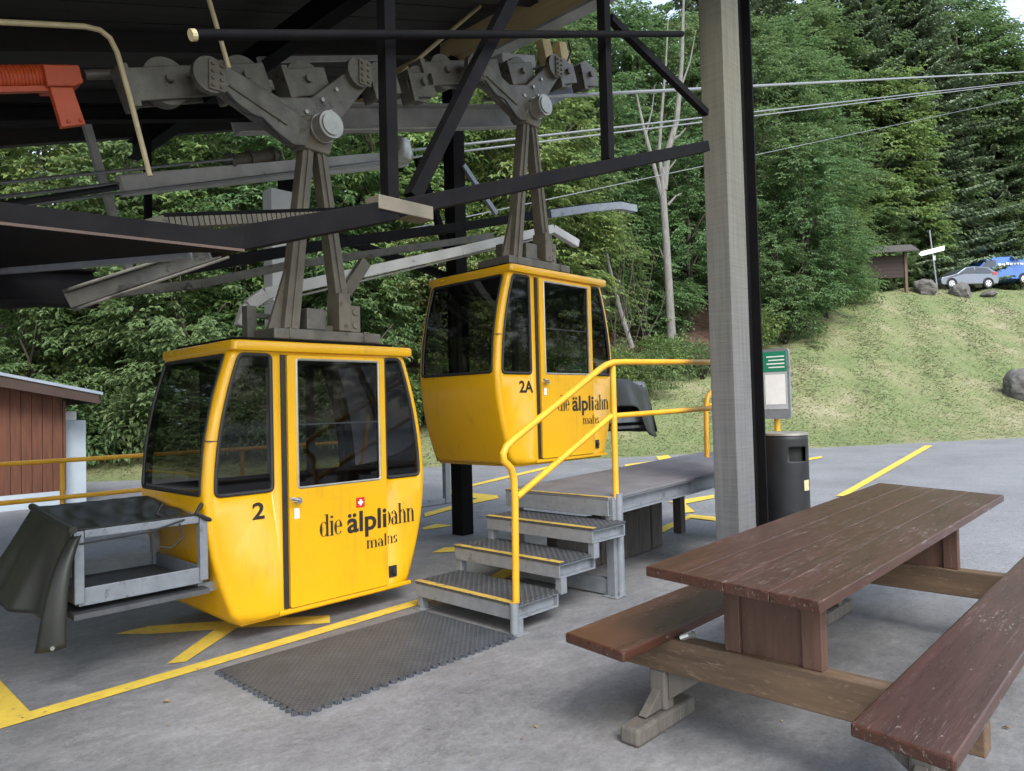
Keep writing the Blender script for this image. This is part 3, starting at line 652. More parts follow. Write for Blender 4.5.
def make_hanger(g):
    Y = RY
    q = lambda x, y, yy=Y: P(x, y, Y=yy)
    # base box on the roof
    mb = MB(); mb.box((2.45, 4.57, GZ+1.863), (3.34, 5.0, GZ+1.94)); mb.box((2.56, 4.56, GZ+1.87), (2.58, 5.015, GZ+1.95)); mb.box((3.18, 4.56, GZ+1.87), (3.20, 5.015, GZ+1.95))
    obj('hanger_base', mb, MT['old_steel'], g, bevel=0.01)
    mb = MB(); mb.box((2.72, 4.60, GZ+1.942), (2.88, 4.82, GZ+2.10)); obj('damper_box', mb, MT['old_steel'], g, bevel=0.01)
    mb = MB(); mb.box((2.885, 4.66, GZ+1.942), (3.19, 4.78, GZ+1.99)); mb.box((2.97, 4.57, GZ+1.945), (3.07, 4.74, GZ+2.23)); mb.box((3.10, 4.62, GZ+1.945), (3.19, 4.76, GZ+2.15))
    mb.cyl((3.145, 4.61, GZ+2.10), (3.145, 4.64, GZ+2.10), 0.03, 14); mb.cyl((3.145, 4.61, GZ+2.0), (3.145, 4.64, GZ+2.0), 0.03, 14)
    obj('hanger_clamp', mb, MT['hang_steel'], g, bevel=0.008)
    mb = MB(); mb.box((2.40, 4.86, GZ+1.863), (2.47, 4.94, GZ+2.12)); mb.beam((2.44, 4.9, GZ+2.06), (2.66, 4.9, GZ+2.05), 0.035, 0.035)
    mb.tube([(2.52, 4.9, GZ+1.86), (2.58, 4.9, GZ+1.98), (2.70, 4.9, GZ+2.13)], 0.014, 8)
    obj('roof_bracket', mb, MT['old_steel'], g)
    # legs: two tapered boxes from the pin
    top = KN+Vector((0.0, 0.02, -0.12))
    YL = 4.66; fl_ = P(288, 326, Y=YL); fr_ = P(340, 320, Y=YL)
    for nm, foot, w0, w1 in (('hanger_leg', (fl_.x, YL, GZ+1.94), 0.085, 0.12), ('hanger_leg', (fr_.x, YL, GZ+2.14), 0.08, 0.105)):
        mb = MB(); f = Vector(foot); t = top+Vector((-0.05 if foot[0] < KN.x-0.08 else 0.05, 0, 0))
        vs = []
        for pt, w, dy in ((f, w1, 0.055), (t, w0, 0.05)):
            vs += [pt+Vector((-w/2, -dy, 0)), pt+Vector((w/2, -dy, 0)), pt+Vector((w/2, dy, 0)), pt+Vector((-w/2, dy, 0))]
        mb.add(vs, [(0,1,2,3),(4,7,6,5),(0,4,5,1),(1,5,6,2),(2,6,7,3),(3,7,4,0)])
        e = Vector((0, -0.062, 0)); mb.beam(f+e+Vector((0.0, 0, 0)), t+e, 0.012, 0.02)
        leg = obj(nm, mb, MT['hang_steel'], g, bevel=0.008)
    mb = MB(); mb.prism([(fl_.x-.15, YL, GZ+1.94), (fl_.x-.04, YL, GZ+1.94), (fl_.x+.03, YL, GZ+2.4), (fl_.x+.0, YL, GZ+2.4)], (0, 0.03, 0)); obj('leg_web', mb, MT['hang_steel'], g)
    # pin head
    mb = MB(); pc = KN
    poly = [pc+Vector((x, -0.06, z)) for x, z in ((-0.11, -0.16), (0.10, -0.17), (0.14, -0.05), (0.12, 0.06), (0.0, 0.11), (-0.11, 0.07), (-0.14, -0.05))]
    mb.prism(poly, (0, 0.12, 0)); obj('hanger_head', mb, MT['hang_steel'], g, bevel=0.012)
    mb = MB(); mb.cyl(pc+Vector((0.03, 0.0, 0.0)), pc+Vector((0.03, -0.20, 0.0)), 0.098, 28); mb.cyl(pc+Vector((0.03, -0.201, 0.0)), pc+Vector((0.03, -0.215, 0)), 0.078, 28)
    mb.cyl(pc+Vector((0.03, -0.075, 0.0)), pc+Vector((0.03, -0.095, 0)), 0.104, 28)
    obj('pivot_pin', mb, MT['pale_metal'], g, smooth=True)
    # yoke: bent plate and the boxed arm to the left trolley
    yk = [(222, 66), (276, 99), (308, 99), (350, 68), (362, 70), (364, 88), (338, 120), (312, 138), (262, 122), (214, 92)]
    mb = MB(); mb.prism([q(x, y, Y-0.10) for x, y in yk], (0, -0.05, 0)); obj('yoke_plate', mb, MT['old_steel'], g, bevel=0.01)
    mb = MB(); mb.prism([q(*c, Y-0.152) for c in ((200, 84), (216, 66), (306, 127), (300, 149), (288, 148))], (0, -0.09, 0))
    mb.prism([q(x, y, Y-0.243) for x, y in ((228, 86), (230, 84), (288, 123), (287, 126))], (0, -0.015, 0))
    c_ = q(297, 138, Y-0.15); mb.cyl(c_+Vector((-.03, 0, 0)), c_+Vector((0.02, 0, 0.005)), 0.10, 20)
    obj('yoke_arm', mb, MT['old_steel'], g, bevel=0.008)
    for cx_, cy_ in ((208, 77), (357, 74)):
        c = q(cx_, cy_, Y-0.245 if cx_ < 300 else Y-0.152); mb = MB(); mb.cyl(c, c+Vector((0, -0.05, 0)), 0.115, 20); mb.cyl(c+Vector((0, 0.2, 0)), c, 0.05, 14)
        cover = obj('pivot_cover', mb, MT['old_steel'], g, smooth=True)
        mb = MB()
        mb.box(c+Vector((-0.02, -0.063, -0.095)), c+Vector((0.085, -0.0505, 0.095)))
        for i in range(2):
            for j in range(4):
                b = c+Vector((0.005+i*0.055, -0.063, -0.07+j*0.046)); mb.cyl(b, b+Vector((0, -0.014, 0)), 0.012, 6)
        obj('bolt_plate', mb, MT['hang_steel'], cover)
    mb = MB()
    for bx_, by_ in ((262, 112), (276, 116), (290, 118), (306, 112), (322, 100), (336, 90), (330, 112), (240, 94)):
        b = q(bx_, by_, Y-0.15); mb.cyl(b, b+Vector((0, -0.016, 0)), 0.016, 6)
    obj('yoke_bolts', mb, MT['pale_metal'], g)['kind'] = 'stuff'
    mb = MB(); mb.tube([q(226, 92, Y-0.27), q(244, 112, Y-0.30), q(262, 118, Y-0.28), q(286, 142, Y-0.26)], 0.010, 7); obj('grease_hose', mb, MT['rubber'], g, smooth=True)
    # trolleys with wheels on the rope
    for x0, x1, y0_, y1_ in ((122, 203, 89, 84), (218, 262, 84, 81), (281, 322, 87, 84), (366, 392, 86, 84), (405, 428, 88, 88)):
        a, b = q(x0, y0_, Y), q(x1, y1_, Y); d = (b-a); L = d.length
        mb = MB()
        for sy in (-1, 1): mb.beam(a+Vector((0, sy*0.075, 0)), b+Vector((0, sy*0.075, 0)), 0.022, 0.20, ez)
        mb.beam(a, a+d.normalized()*0.05, 0.17, 0.26, ez)
        tr = obj('wheel_trolley', mb, MT['old_steel'], g, bevel=0.006)
        c = (a+b)/2
        mb = MB(); mb.cyl(c+Vector((0, -0.05, 0.02)), c+Vector((0, 0.05, 0.02)), 0.15, 28); mb.cyl(c+Vector((0, -0.12, 0.02)), c+Vector((0, 0.12, 0.02)), 0.03, 12)
        obj('wheel', mb, MT['old_steel'], tr, smooth=True)
g1 = make_gondola(); make_hanger(g1)
g2 = copy_tree(g1); g2.location = (GX+2.61, GY, GZ+0.82); g2['label'] = 'yellow cable car cabin numbered 2A hanging higher up behind the metal steps'
LOC[g2.name] = Vector((GX, GY, GZ))

def text_mesh(txt, size, sx=1.0, off=0.0):
    cu = bpy.data.curves.new('t', 'FONT'); cu.body = txt; cu.size = size; cu.offset = off; cu.extrude = 0.0008
    o = bpy.data.objects.new('t', cu); COL.objects.link(o); bpy.context.view_layer.update()
    me = bpy.data.meshes.new_from_object(o.evaluated_get(bpy.context.evaluated_depsgraph_get()))
    vs = [Vector((v.co.x*sx, v.co.y, v.co.z)) for v in me.vertices]; fs = [tuple(p.vertices) for p in me.polygons]
    bpy.data.objects.remove(o); bpy.data.curves.remove(cu); bpy.data.meshes.remove(me)
    return vs, fs
def put_text(mb, txt, x, z, size, y, width=None, off=0.0, sx=1.0):
    vs, fs = text_mesh(txt, size, 1.0, off)
    x0 = min(v.x for v in vs); x1 = max(v.x for v in vs)
    k = width/(x1-x0) if width else sx
    mb.add([gp(x+(v.x-x0)*k, y-v.z, z+v.y) for v in vs], fs); return (x1-x0)*k
# serif glyphs: hand-drawn narrow letters, heavy stems, hair serifs  (x 0..w, z 0..1 = cap height)
def serif_word(mb, word, x, z, h, y, width):
    st, hair = 0.085, 0.03
    def arc(cx, cz, rx, rz, a0, a1, n=14, thick=True):
        pts = []
        for i in range(n+1):
            a = rad(lerp(a0, a1, i/n)); w = (0.02+0.075*abs(math.cos(a))**1.5)
            c, s = math.cos(a), math.sin(a)
            pts.append(((cx+rx*c, cz+rz*s), (cx+(rx-w)*c, cz+(rz-min(w, 0.05)*0.9)*s)))
        return [[pts[i][0], pts[i+1][0], pts[i+1][1], pts[i][1]] for i in range(n)]
    R = lambda x0, z0, x1, z1: [[(x0, z0), (x1, z0), (x1, z1), (x0, z1)]]
    xh = 0.68
    stem = lambda x, z0, z1: R(x, z0, x+st, z1)+R(x-0.03, z0, x+st+0.03, z0+hair)+R(x-0.045, z1-hair, x+st, z1)
    G = {
     'd': (0.36, arc(0.15, 0.34, 0.15, 0.34, 45, 315)+R(0.23, 0, 0.23+st, 1)+R(0.17, 1-hair, 0.25, 1)+R(0.28, 0, 0.35, hair)),
     'i': (0.16, stem(0.04, 0, xh)+R(0.035, 0.80, 0.13, 0.90)),
     'e': (0.32, arc(0.16, 0.34, 0.15, 0.34, 0, 320)+R(0.05, 0.36, 0.30, 0.40)),
     'b': (0.34, R(0.035, 0, 0.035+st, 1)+R(-0.01, 1-hair, 0.06, 1)+arc(0.17, 0.34, 0.15, 0.34, -135, 135)),
     ')': (0.18, arc(0.02, 0.34, 0.15, 0.34, -80, 80)),
     'a': (0.33, arc(0.13, 0.19, 0.12, 0.20, 30, 330)+arc(0.13, 0.47, 0.12, 0.21, 10, 160)+R(0.20, 0, 0.20+st, 0.5)+R(0.24, 0, 0.33, hair)),
     'h': (0.38, stem(0.04, 0, 1)+arc(0.20, 0.46, 0.13, 0.22, 0, 150)+R(0.255, 0, 0.255+st, 0.5)+R(0.225, 0, 0.37, hair)),
     'n': (0.38, stem(0.04, 0, xh)+arc(0.20, 0.46, 0.13, 0.22, 0, 150)+R(0.255, 0, 0.255+st, 0.5)+R(0.225, 0, 0.37, hair)),
     'm': (0.58, stem(0.04, 0, xh)+arc(0.19, 0.46, 0.12, 0.22, 0, 150)+R(0.235, 0, 0.235+st, 0.5)+R(0.205, 0, 0.35, hair)+arc(0.40, 0.46, 0.12, 0.22, 0, 150)+R(0.445, 0, 0.445+st, 0.5)+R(0.415, 0, 0.56, hair)),
     'l': (0.16, stem(0.04, 0, 1)),
     's': (0.27, arc(0.13, 0.50, 0.11, 0.18, 20, 250)+arc(0.13, 0.17, 0.11, 0.18, -160, 80)),
     ' ': (0.2, [])}
    tot = sum(G[c][0] for c in word); k = width/tot; cx = x; n = 0
    for c in word:
        w, qs = G[c]
        for qd in qs:
            e = 0.00003*(n % 40); n += 1
            mb.quad(*[gp(cx+px*k, y-e, z+pz*h) for px, pz in qd])
        cx += w*k
YD, YS = -HB-0.0335, -HB-0.003       # door skin and side skin
def livery(g, number, late):
    base = LOC[g.name]
    door = [c for c in kids(g) if c.name.startswith('door') and c.data and len(kids(c))][0]
    LOC[door.name] = base
    mb = MB(); serif_word(mb, 'die', -0.10, 0.475, 0.155, YD, 0.185)
    w = put_text(mb, 'älpli', 0.125, 0.475, 0.205, YD, width=0.345, off=0.0045)
    serif_word(mb, 'mal', 0.285, 0.335, 0.088, YD, 0.185)
    obj('lettering', mb, MT['ink'], door, recalc=False)
    mb = MB(); serif_word(mb, ')ahn' if number == '2' else 'ahn', 0.497 if number == '2' else 0.53, 0.475, 0.155, YS, 0.265 if number == '2' else 0.235)
    obj('lettering', mb, MT['ink'], g, recalc=False); mb = MB()
    serif_word(mb, 'ns', 0.489, 0.335, 0.088, YS, 0.105)
    obj('lettering', mb, MT['ink'], g, recalc=False); mb = MB()
    put_text(mb, number, -0.575 if number == '2' else -0.60, 0.66, 0.15, YS, width=0.085 if number == '2' else 0.19, off=0.0035)
    obj('cabin_number', mb, MT['ink'], g, recalc=False)
    mb = MB(); mb.box(gp(0.205, YD-0.001, 0.645), gp(0.277, YD+0.002, 0.717)); fl = obj('flag_emblem', mb, MT['red'], door)
    mb = MB(); mb.box(gp(0.233, YD-0.0025, 0.659), gp(0.249, YD-0.0012, 0.703)); mb.box(gp(0.2195, YD-0.0022, 0.673), gp(0.2328, YD-0.0012, 0.689)); mb.box(gp(0.2492, YD-0.0022, 0.673), gp(0.2625, YD-0.0012, 0.689))
    if number == '2': obj('white_cross', mb, MT['white'], g)
    if number != '2': bpy.data.objects.remove(fl)
livery(g1, '2', 0); livery(g2, '2A', 1)

for c in kids(g2):
    if c.name.split('.')[0] in ('hanger_leg', 'hanger_head', 'pivot_pin', 'leg_web', 'hanger_clamp', 'damper_box', 'hanger_base', 'yoke_plate', 'yoke_arm', 'pivot_cover', 'wheel_trolley', 'yoke_bolts', 'grease_hose'):
        c.location.x -= 0.25
# luggage rack of the near cabin (on its end) with a tarpaulin; the far cabin carries one on its other end
def make_rack(g, x0, x1, y0, y1, zb, zt, sgn):
    rk = MB(); s = 0.05
    for x in (x0, x1):
        for y in (y0, y1): rk.beam((x, y, zb), (x, y, zt), s, s)
    for y in (y0, y1): rk.beam((x0, y, zb+0.03), (x1, y, zb+0.03), 0.008, 0.10); rk.beam((x0+.028, y, zt-0.02), (x1-.028, y, zt-0.02), 0.045, 0.045)
    for x in (x0, x1): rk.beam((x, y0+.03, zb+0.03), (x, y1-.03, zb+0.03), 0.008, 0.10); rk.beam((x, y0+.028, zt-0.02), (x, y1-.028, zt-0.02), 0.045, 0.045)
    rack = obj('cargo_rack', rk, MT['galv'], g, bevel=0.004)
    mb = MB(); mb.box((x0-0.03, y0-0.03, zb-0.085), (x1+0.03, y1+0.03, zb-0.055)); mb.box((x0+0.02, y0+0.02, zb-0.012), (x1-0.02, y1-0.02, zb))
    obj('rack_floor', mb, MT['rack_plate'], rack)
    mb = MB()
    for y in (y0+0.1, y1-0.1): mb.beam((x0 if sgn > 0 else x1, y, zb-0.07), ((x0-0.25) if sgn > 0 else (x1+0.25), y, zb-0.07), 0.05, 0.06)
    obj('rack_arm', mb, MT['galv'], rack)
RX0, RX1, RY0, RY1, RZB, RZT = 1.235, 1.925, 4.54, 5.32, 0.465, 0.865
make_rack(g1, RX0, RX1, RY0, RY1, RZB, RZT, -1)
random.seed(3)
def sheet(fn, nu, nv):
    mb = MB()
    for j in range(nv+1):
        for i in range(nu+1): mb.v.append(Vector(fn(i/nu, j/nv)))
    for j in range(nv):
        for i in range(nu): mb.f.append((j*(nu+1)+i, j*(nu+1)+i+1, (j+1)*(nu+1)+i+1, (j+1)*(nu+1)+i))
    return mb
def tarp_top(u, v):      # sags between the rails
    x = lerp(RX0-0.03, RX1-0.03, u); y = lerp(RY0-0.02, RY1+0.04, v)
    sag = 0.10*math.sin(math.pi*min(1, v*1.0))**1.0*math.sin(math.pi*(0.12+0.80*u))
    w = 0.012*math.sin(u*17+v*6)*math.sin(v*math.pi)+0.008*math.sin(u*31-v*13)
    return (x, y, RZT+0.012+0.06*v-sag*0.85+w*(1 if 0.05 < v < 0.95 else 0.2))
def tarp_drop(u, v):     # hangs off the outer end, flaring away; u across the end, v downwards
    y = lerp(RY0-0.02, RY1+0.04, u); L = 0.47+0.03*math.sin(u*4)
    fold = 0.030*math.sin(u*12+1)+0.012*math.sin(u*29)
    x = RX0-0.03 - v*(0.10+0.13*sstep(0.0, 1, u)) - v*fold
    return (x, y + v*(0.26*u-0.02), RZT+0.012+0.06*u*(1-v)-L*v+0.015*math.sin(v*5+u*3)*v)
tp = thing('tarpaulin', (1.6, 5.04, 0.6), 'black-green tarpaulin draped loosely over the cargo rack of cabin 2', 'tarpaulin')
for nm, fn, nu, nv in (('cover_sheet', tarp_top, 30, 24), ('hanging_flap', tarp_drop, 60, 20)):
    o = obj(nm, sheet(fn, nu, nv), MT['tarp'], tp, smooth=True, recalc=False)
    m = o.modifiers.new('t', 'SOLIDIFY'); m.thickness = 0.006
# narrow strap-like flap at the near corner
def flap(u, v):
    c0 = Vector((RX0-0.02, RY0-0.035, RZT-0.02)); c1 = Vector((1.09, 4.50, 0.29))
    c = c0.lerp(c1, v); w = lerp(0.05, 0.155, v); c += Vector((-0.03*math.sin(v*3), -0.03*math.sin(v*2.4), 0.03*math.sin(v*5)))
    return c + Vector((0.6, -0.5, 0.12)).normalized()*w*(u-0.5)+Vector((0, -0.03, 0))*math.sin(u*math.pi)
o = obj('side_flap', sheet(flap, 8, 18), MT['tarp'], tp, smooth=True, recalc=False); m = o.modifiers.new('t', 'SOLIDIFY'); m.thickness = 0.006
mb = MB(); e = Vector(flap(0.5, 0.965)); mb.cyl(e+Vector((0.0, -0.01, 0)), e+Vector((-0.006, -0.016, 0)), 0.012, 12); obj('eyelet', mb, MT['chrome'], tp)
mb = MB()
mb.tube([(RX0-0.03, RY0-0.03, RZT+0.012), (RX0-0.03, 5.04, RZT+0.05), (RX0-0.03, RY1+0.05, RZT+0.075)], 0.022, 8)
obj('rolled_hem', mb, MT['tarp'], tp, smooth=True)
mb = MB()
for x, y in ((RX1, RY0), (RX1-0.16, RY0+0.2)):
    mb.tube([(x, y, RZT+0.07), (x-0.05, y-0.03, RZT+0.02), (x+0.01, y-0.04, RZT-0.02), (x+0.06, y-0.02, RZT-0.04)], 0.014, 7)
mb.tube([(RX0, RY0-0.03, RZT-0.07), (1.6, RY0-0.03, RZT-0.055), (RX1-0.12, RY0-0.03, RZT-0.01)], 0.006, 6)
mb.tube([(RX1-0.15, RY0-0.03, RZT-0.03), (RX1-0.13, RY0-0.035, RZT-0.11), (RX1-0.2, RY0-0.03, RZT-0.17), (RX1-0.27, RY0-0.02, RZT-0.15)], 0.005, 6)
obj('tie_cord', mb, MT['rubber'], tp, smooth=True)
# far cabin's rack
ox, oz = 2.61, 0.82
QX0, QX1, QY0, QY1, QZB, QZT = GX+ox+0.86, GX+ox+1.50, 4.56, 5.32, GZ+oz+0.34, GZ+oz+0.77
make_rack(g2, QX0, QX1, QY0, QY1, QZB, QZT, 1)
# (the copy's parts hang from the moved cabin, so its rack is shifted back by the same amount)
for c in kids(g2):
    if c.name.startswith('cargo_rack'): c.location = Vector((-ox, 0, -oz))
tp2 = thing('tarpaulin', (QX0, QY0, QZB), 'black tarpaulin hanging over the cargo rack of the raised cabin 2A', 'tarpaulin')
def t2top(u, v):
    return (lerp(QX0-0.02, QX1+0.05, u), lerp(QY0-0.02, QY1+0.03, v), QZT+0.03-0.10*sstep(0.35, 1, u)*1.0-0.03*math.sin(v*math.pi))
def t2side(u, v):
    fold = 0.02*math.sin(u*14)
    return (lerp(QX0-0.02, QX1+0.05, u)+v*0.10*u, QY0-0.035+fold*v-v*0.06, QZT+0.03-0.10*sstep(0.35, 1, u)-v*(0.30+0.26*sstep(0.55, 0.75, u)))
def t2end(u, v):
    return (QX1+0.05+v*0.10+0.03*math.sin(u*17)*v, lerp(QY0-0.03, QY1+0.03, u)-v*0.06*(1-u), QZT-0.07-v*0.50)
for nm, fn in (('cover_sheet', t2top), ('hanging_flap', t2end)):
    o = obj(nm, sheet(fn, 24, 16), MT['tarp'], tp2, smooth=True, recalc=False); m = o.modifiers.new('t', 'SOLIDIFY'); m.thickness = 0.006
o = obj('side_flap', sheet(t2side, 24, 16), MT['tarp'], tp2, smooth=True, recalc=False); m = o.modifiers.new('t', 'SOLIDIFY'); m.thickness = 0.006

# ------------------------------------------------------------------ canopy and steel
def roof_z(x): return 5.97+SL*(x-5.75)
CX0, CX1, CY0, CY1 = -3.6, 6.55, 1.9, 9.7
cn = thing('station_canopy', (5.7, 2.9, 0), 'dark timber roof on posts sloping up over both yellow cabins', 'canopy')
mb = MB(); nb = 42
for i in range(nb):
    y0 = lerp(CY0, CY1, i/nb); y1 = lerp(CY0, CY1, (i+1)/nb)-0.012; dz = 0.004*(i % 2)
    mb.add([(CX0, y0, roof_z(CX0)+dz), (CX1, y0, roof_z(CX1)+dz), (CX1, y1, roof_z(CX1)+dz), (CX0, y1, roof_z(CX0)+dz),
            (CX0, y0, roof_z(CX0)+.05), (CX1, y0, roof_z(CX1)+.05), (CX1, y1, roof_z(CX1)+.05), (CX0, y1, roof_z(CX0)+.05)],
           [(0,3,2,1),(4,5,6,7),(0,1,5,4),(1,2,6,5),(2,3,7,6),(3,0,4,7)])
obj('roof_boards', mb, MT['deck'], cn)
mb = MB(); mb.add([(CX0-.1, CY0-.1, roof_z(CX0-.1)+.055), (CX1+.1, CY0-.1, roof_z(CX1+.1)+.055), (CX1+.1, CY1+.1, roof_z(CX1+.1)+.055), (CX0-.1, CY1+.1, roof_z(CX0-.1)+.055),
        (CX0-.1, CY0-.1, roof_z(CX0-.1)+.12), (CX1+.1, CY0-.1, roof_z(CX1+.1)+.12), (CX1+.1, CY1+.1, roof_z(CX1+.1)+.12), (CX0-.1, CY1+.1, roof_z(CX0-.1)+.12)],
       [(0,3,2,1),(4,5,6,7),(0,1,5,4),(1,2,6,5),(2,3,7,6),(3,0,4,7)])
obj('roof_covering', mb, MT['black_steel'], cn)
for y in (2.0, 3.4, 5.0, 6.6, 8.2, 9.5):
    mb = MB(); mb.beam((CX0+.05, y, roof_z(CX0+.05)-0.09), (CX1-.05, y, roof_z(CX1-.05)-0.09), 0.12, 0.17, ez); obj('rafter', mb, MT['deck'], cn)
mb = MB(); mb.beam((5.83, CY0, 5.55+0.19), (5.83, CY1, 5.55+0.19), 0.16, 0.40); obj('edge_beam', mb, MT['glulam'], cn, bevel=0.006)
mb = MB(); mb.beam((5.83, CY0, 5.53), (5.83, CY1, 5.53), 0.17, 0.035); obj('edge_beam_liner', mb, MT['grey_beam'], cn)
for x in (-3.2, -1.2, 0.9, 3.3):
    mb = MB(); mb.hbeam((x, CY0, roof_z(x)-0.30), (x, CY1, roof_z(x)-0.30), 0.14, 0.22); obj('cross_beam', mb, MT['black_steel'], cn)
# corner post: timber with a steel H section behind it
pc = P(739.5, 532, Y=2.74); tl = P(715.8, 532, X=pc.x); brc = P(756.6, 532, Y=pc.y); blk = P(769, 532, Y=pc.y+0.02)
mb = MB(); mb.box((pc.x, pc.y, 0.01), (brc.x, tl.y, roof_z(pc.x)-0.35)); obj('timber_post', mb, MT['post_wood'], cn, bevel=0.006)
mb = MB(); yc = (pc.y+tl.y)/2; xa = brc.x+0.003; xb = blk.x
mb.box((xa, pc.y+0.03, 0.01), (xa+0.02, tl.y, roof_z(pc.x)-0.35)); mb.box((xa+0.022, yc-0.01, 0.01), (xb-0.022, yc+0.01, roof_z(pc.x)-0.35)); mb.box((xb-0.02, pc.y+0.02, 0.01), (xb, tl.y, roof_z(pc.x)-0.35))
obj('steel_flange_post', mb, MT['black_steel'], cn)
mb = MB(); b = P(463, 534, Z=0.01); bx, by = b.x, b.y
mb.box((bx-.09, by-.09, 0.01), (bx+.09, by+.09, roof_z(bx)-0.32)); obj('steel_post', mb, MT['black_steel'], cn, bevel=0.006)
w0 = P(272, 250, Y=7.42); zt = P(280, 190, Y=7.5).z; mb = MB(); mb.box((w0.x, 7.42, 0.01), (w0.x+0.27, 7.62, zt-0.02)); obj('white_post', mb, MT['white_paint'], cn, bevel=0.006)
mb = MB(); mb.box((w0.x+0.42, 7.9, 0.01), (w0.x+0.56, 8.04, 4.4)); obj('steel_post', mb, MT['black_steel'], cn)
# second row of posts further back
mb = MB(); mb.box((-3.28, 2.75, 0.01), (-3.12, 2.91, roof_z(-3.2)-0.42)); obj('steel_post', mb, MT['black_steel'], cn)
mb = MB(); mb.box((-3.28, 8.9, 0.01), (-3.12, 9.04, roof_z(-3.2)-0.42)); obj('steel_post', mb, MT['black_steel'], cn)

TY = 2.86
tr = thing('roof_truss', (4.0, TY, 2.1), 'black steel truss crossing in front of the cabin hangers, tied to the corner post', 'truss')
A = P(213, 244, Y=TY); B = P(392, 211, Y=TY); C = P(608, 167, Y=TY); D_ = P(704, 147, Y=TY)
mb = MB(); mb.beam(A, B, 0.10, 0.10, ez); mb.beam(B+Vector((0.001, 0, 0.004)), D_, 0.10, 0.085, ez); obj('bottom_chord', mb, MT['black_steel'], tr, bevel=0.005)
z0 = P(0, 227, Y=TY).z
n0 = P(-90, 216, Z=z0); n1 = P(243, 252.5, Z=z0); f1 = P(192, 252.5, Z=z0); f0 = P(-90, 276, Z=z0)
mb = MB(); mb.prism([n0, n1, f1, f0], (0, 0, 0.012)); obj('tapered_plate', mb, MT['black_steel'], tr)
mb = MB(); mb.beam(n0+Vector((0, 0, 0.046)), n1+Vector((0, 0, 0.046)), 0.014, 0.066); pl_ = obj('level_angle', mb, MT['black_steel'], tr)
mb = MB(); mb.beam(n0+Vector((0, -0.012, 0.006)), n1+Vector((0, -0.012, 0.006)), 0.008, 0.010); obj('worn_edge', mb, MT['fascia'], pl_)
mb = MB(); mb.beam(f0+Vector((0, 0.02, -0.004)), f1+Vector((0, 0.02, -0.004)), 0.03, 0.035); obj('far_angle', mb, MT['galv'], tr)
mb = MB(); mb.box((B.x-0.12, TY-0.058, B.z-0.02), (B.x+0.22, TY+0.058, B.z+0.05)); obj('gusset_plate', mb, MT['hang_steel'], tr, bevel=0.004)
for px, top in ((390, None), (608, None)):
    b = P(px, 205 if px == 390 else 163, Y=TY); mb = MB(); mb.beam(b+Vector((0, 0, 0.02)), (b.x, b.y, roof_z(b.x)-0.2), 0.065, 0.065); obj('vertical', mb, MT['black_steel'], tr)
mb = MB(); p0, p1 = P(412, 198, Y=TY), P(508, 4, Y=TY); d = p1-p0; mb.beam(p0, p0+d*1.25, 0.07, 0.07); obj('brace', mb, MT['black_steel'], tr)
mb = MB(); mb.beam(P(610, 18, Y=TY), P(706, 113, Y=TY), 0.05, 0.055); obj('brace', mb, MT['black_steel'], tr)
mb = MB(); mb.tube([P(192, 35, Y=TY-0.09), P(682, 34, Y=TY-0.09)], 0.022, 12); pr = obj('top_pipe', mb, MT['black_steel'], tr, smooth=True)
mb = MB(); e = P(190.5, 35, Y=TY-0.09); mb.cyl(e, e+(P(680, 34, Y=TY-0.09)-e).normalized()*0.02, 0.023, 12); obj('pipe_cap', mb, MT['conduit'], pr)

def rail(name, label, pts, w, h, m, Y=None, kind='beam', cat='rail', ends=None, group=None):
    mb = MB(); q = [P(x, y, Y=Y) for x, y in pts]
    if ends: q[0] = q[0]+(q[0]-q[1]).normalized()*ends[0]; q[-1] = q[-1]+(q[-1]-q[-2]).normalized()*ends[1]
    for a, b in zip(q, q[1:]):
        if kind == 'beam': mb.beam(a, b, w, h, ez)
        elif kind == 'h': mb.hbeam(a, b, w, h, 0.012, ez)
        elif kind == 'c': mb.channel(a, b, w, h, 0.014, -1, ez)
    if kind == 'tube': mb.tube(q, h/2, 12, flat=1.0)
    return obj(name, mb, m, loc=q[0], smooth=(kind == 'tube'), label=label, cat=cat, group=group, bevel=0 if kind == 'tube' else 0.005)
# track beam for the trolleys and lower beam of the return track
rail('track_beam', 'big grey channel beam behind the cabin hangers, just below the wheel trolleys', [(330, 118), (500, 117)], 0.12, 0.24, MT['grey_beam'], Y=5.35, kind='c', cat='beam', ends=(0.9, 0.25))
rail('track_beam', 'dark track beam reaching left from the orange spring buffer under the roof', [(-60, 114), (330, 113)], 0.10, 0.11, MT['black_steel'], Y=5.25, kind='h', cat='beam', ends=(1.5, 0))
lo = rail('return_beam', 'pale grey beam with rusty rope clamp lying along its top, in front of white column', [(120, 186), (404, 159)], 0.14, 0.19, MT['pale_beam'], Y=7.5, cat='beam')
cl = thing('rope_clamp', P(252, 158, Y=7.5), 'rusty cylindrical rope clamp on top of the pale grey beam', 'clamp')
mb = MB(); mb.tube([P(228, 162, Y=7.5), P(276, 155, Y=7.5)], 0.075, 14); obj('sleeve', mb, MT['hang_steel'], cl, smooth=True)
for x in (230, 250, 272):
    c = P(x, 162-(x-228)*0.15, Y=7.5); mb = MB(); mb.cyl(c-ex*0.02, c+ex*0.02, 0.10, 14); obj('collar', mb, MT['old_steel'], cl, smooth=True)
mb = MB(); c = P(398, 155, Y=7.4); mb.lathe(c, [(0.0, 0.22), (0.16, 0.18), (0.2, 0.0), (0.17, -0.08), (0, -0.1)], 18)
obj('floodlight', mb, MT['pale_metal'], loc=c, smooth=True, label='round grey lamp housing at the right tip of the pale beam', cat='lamp')
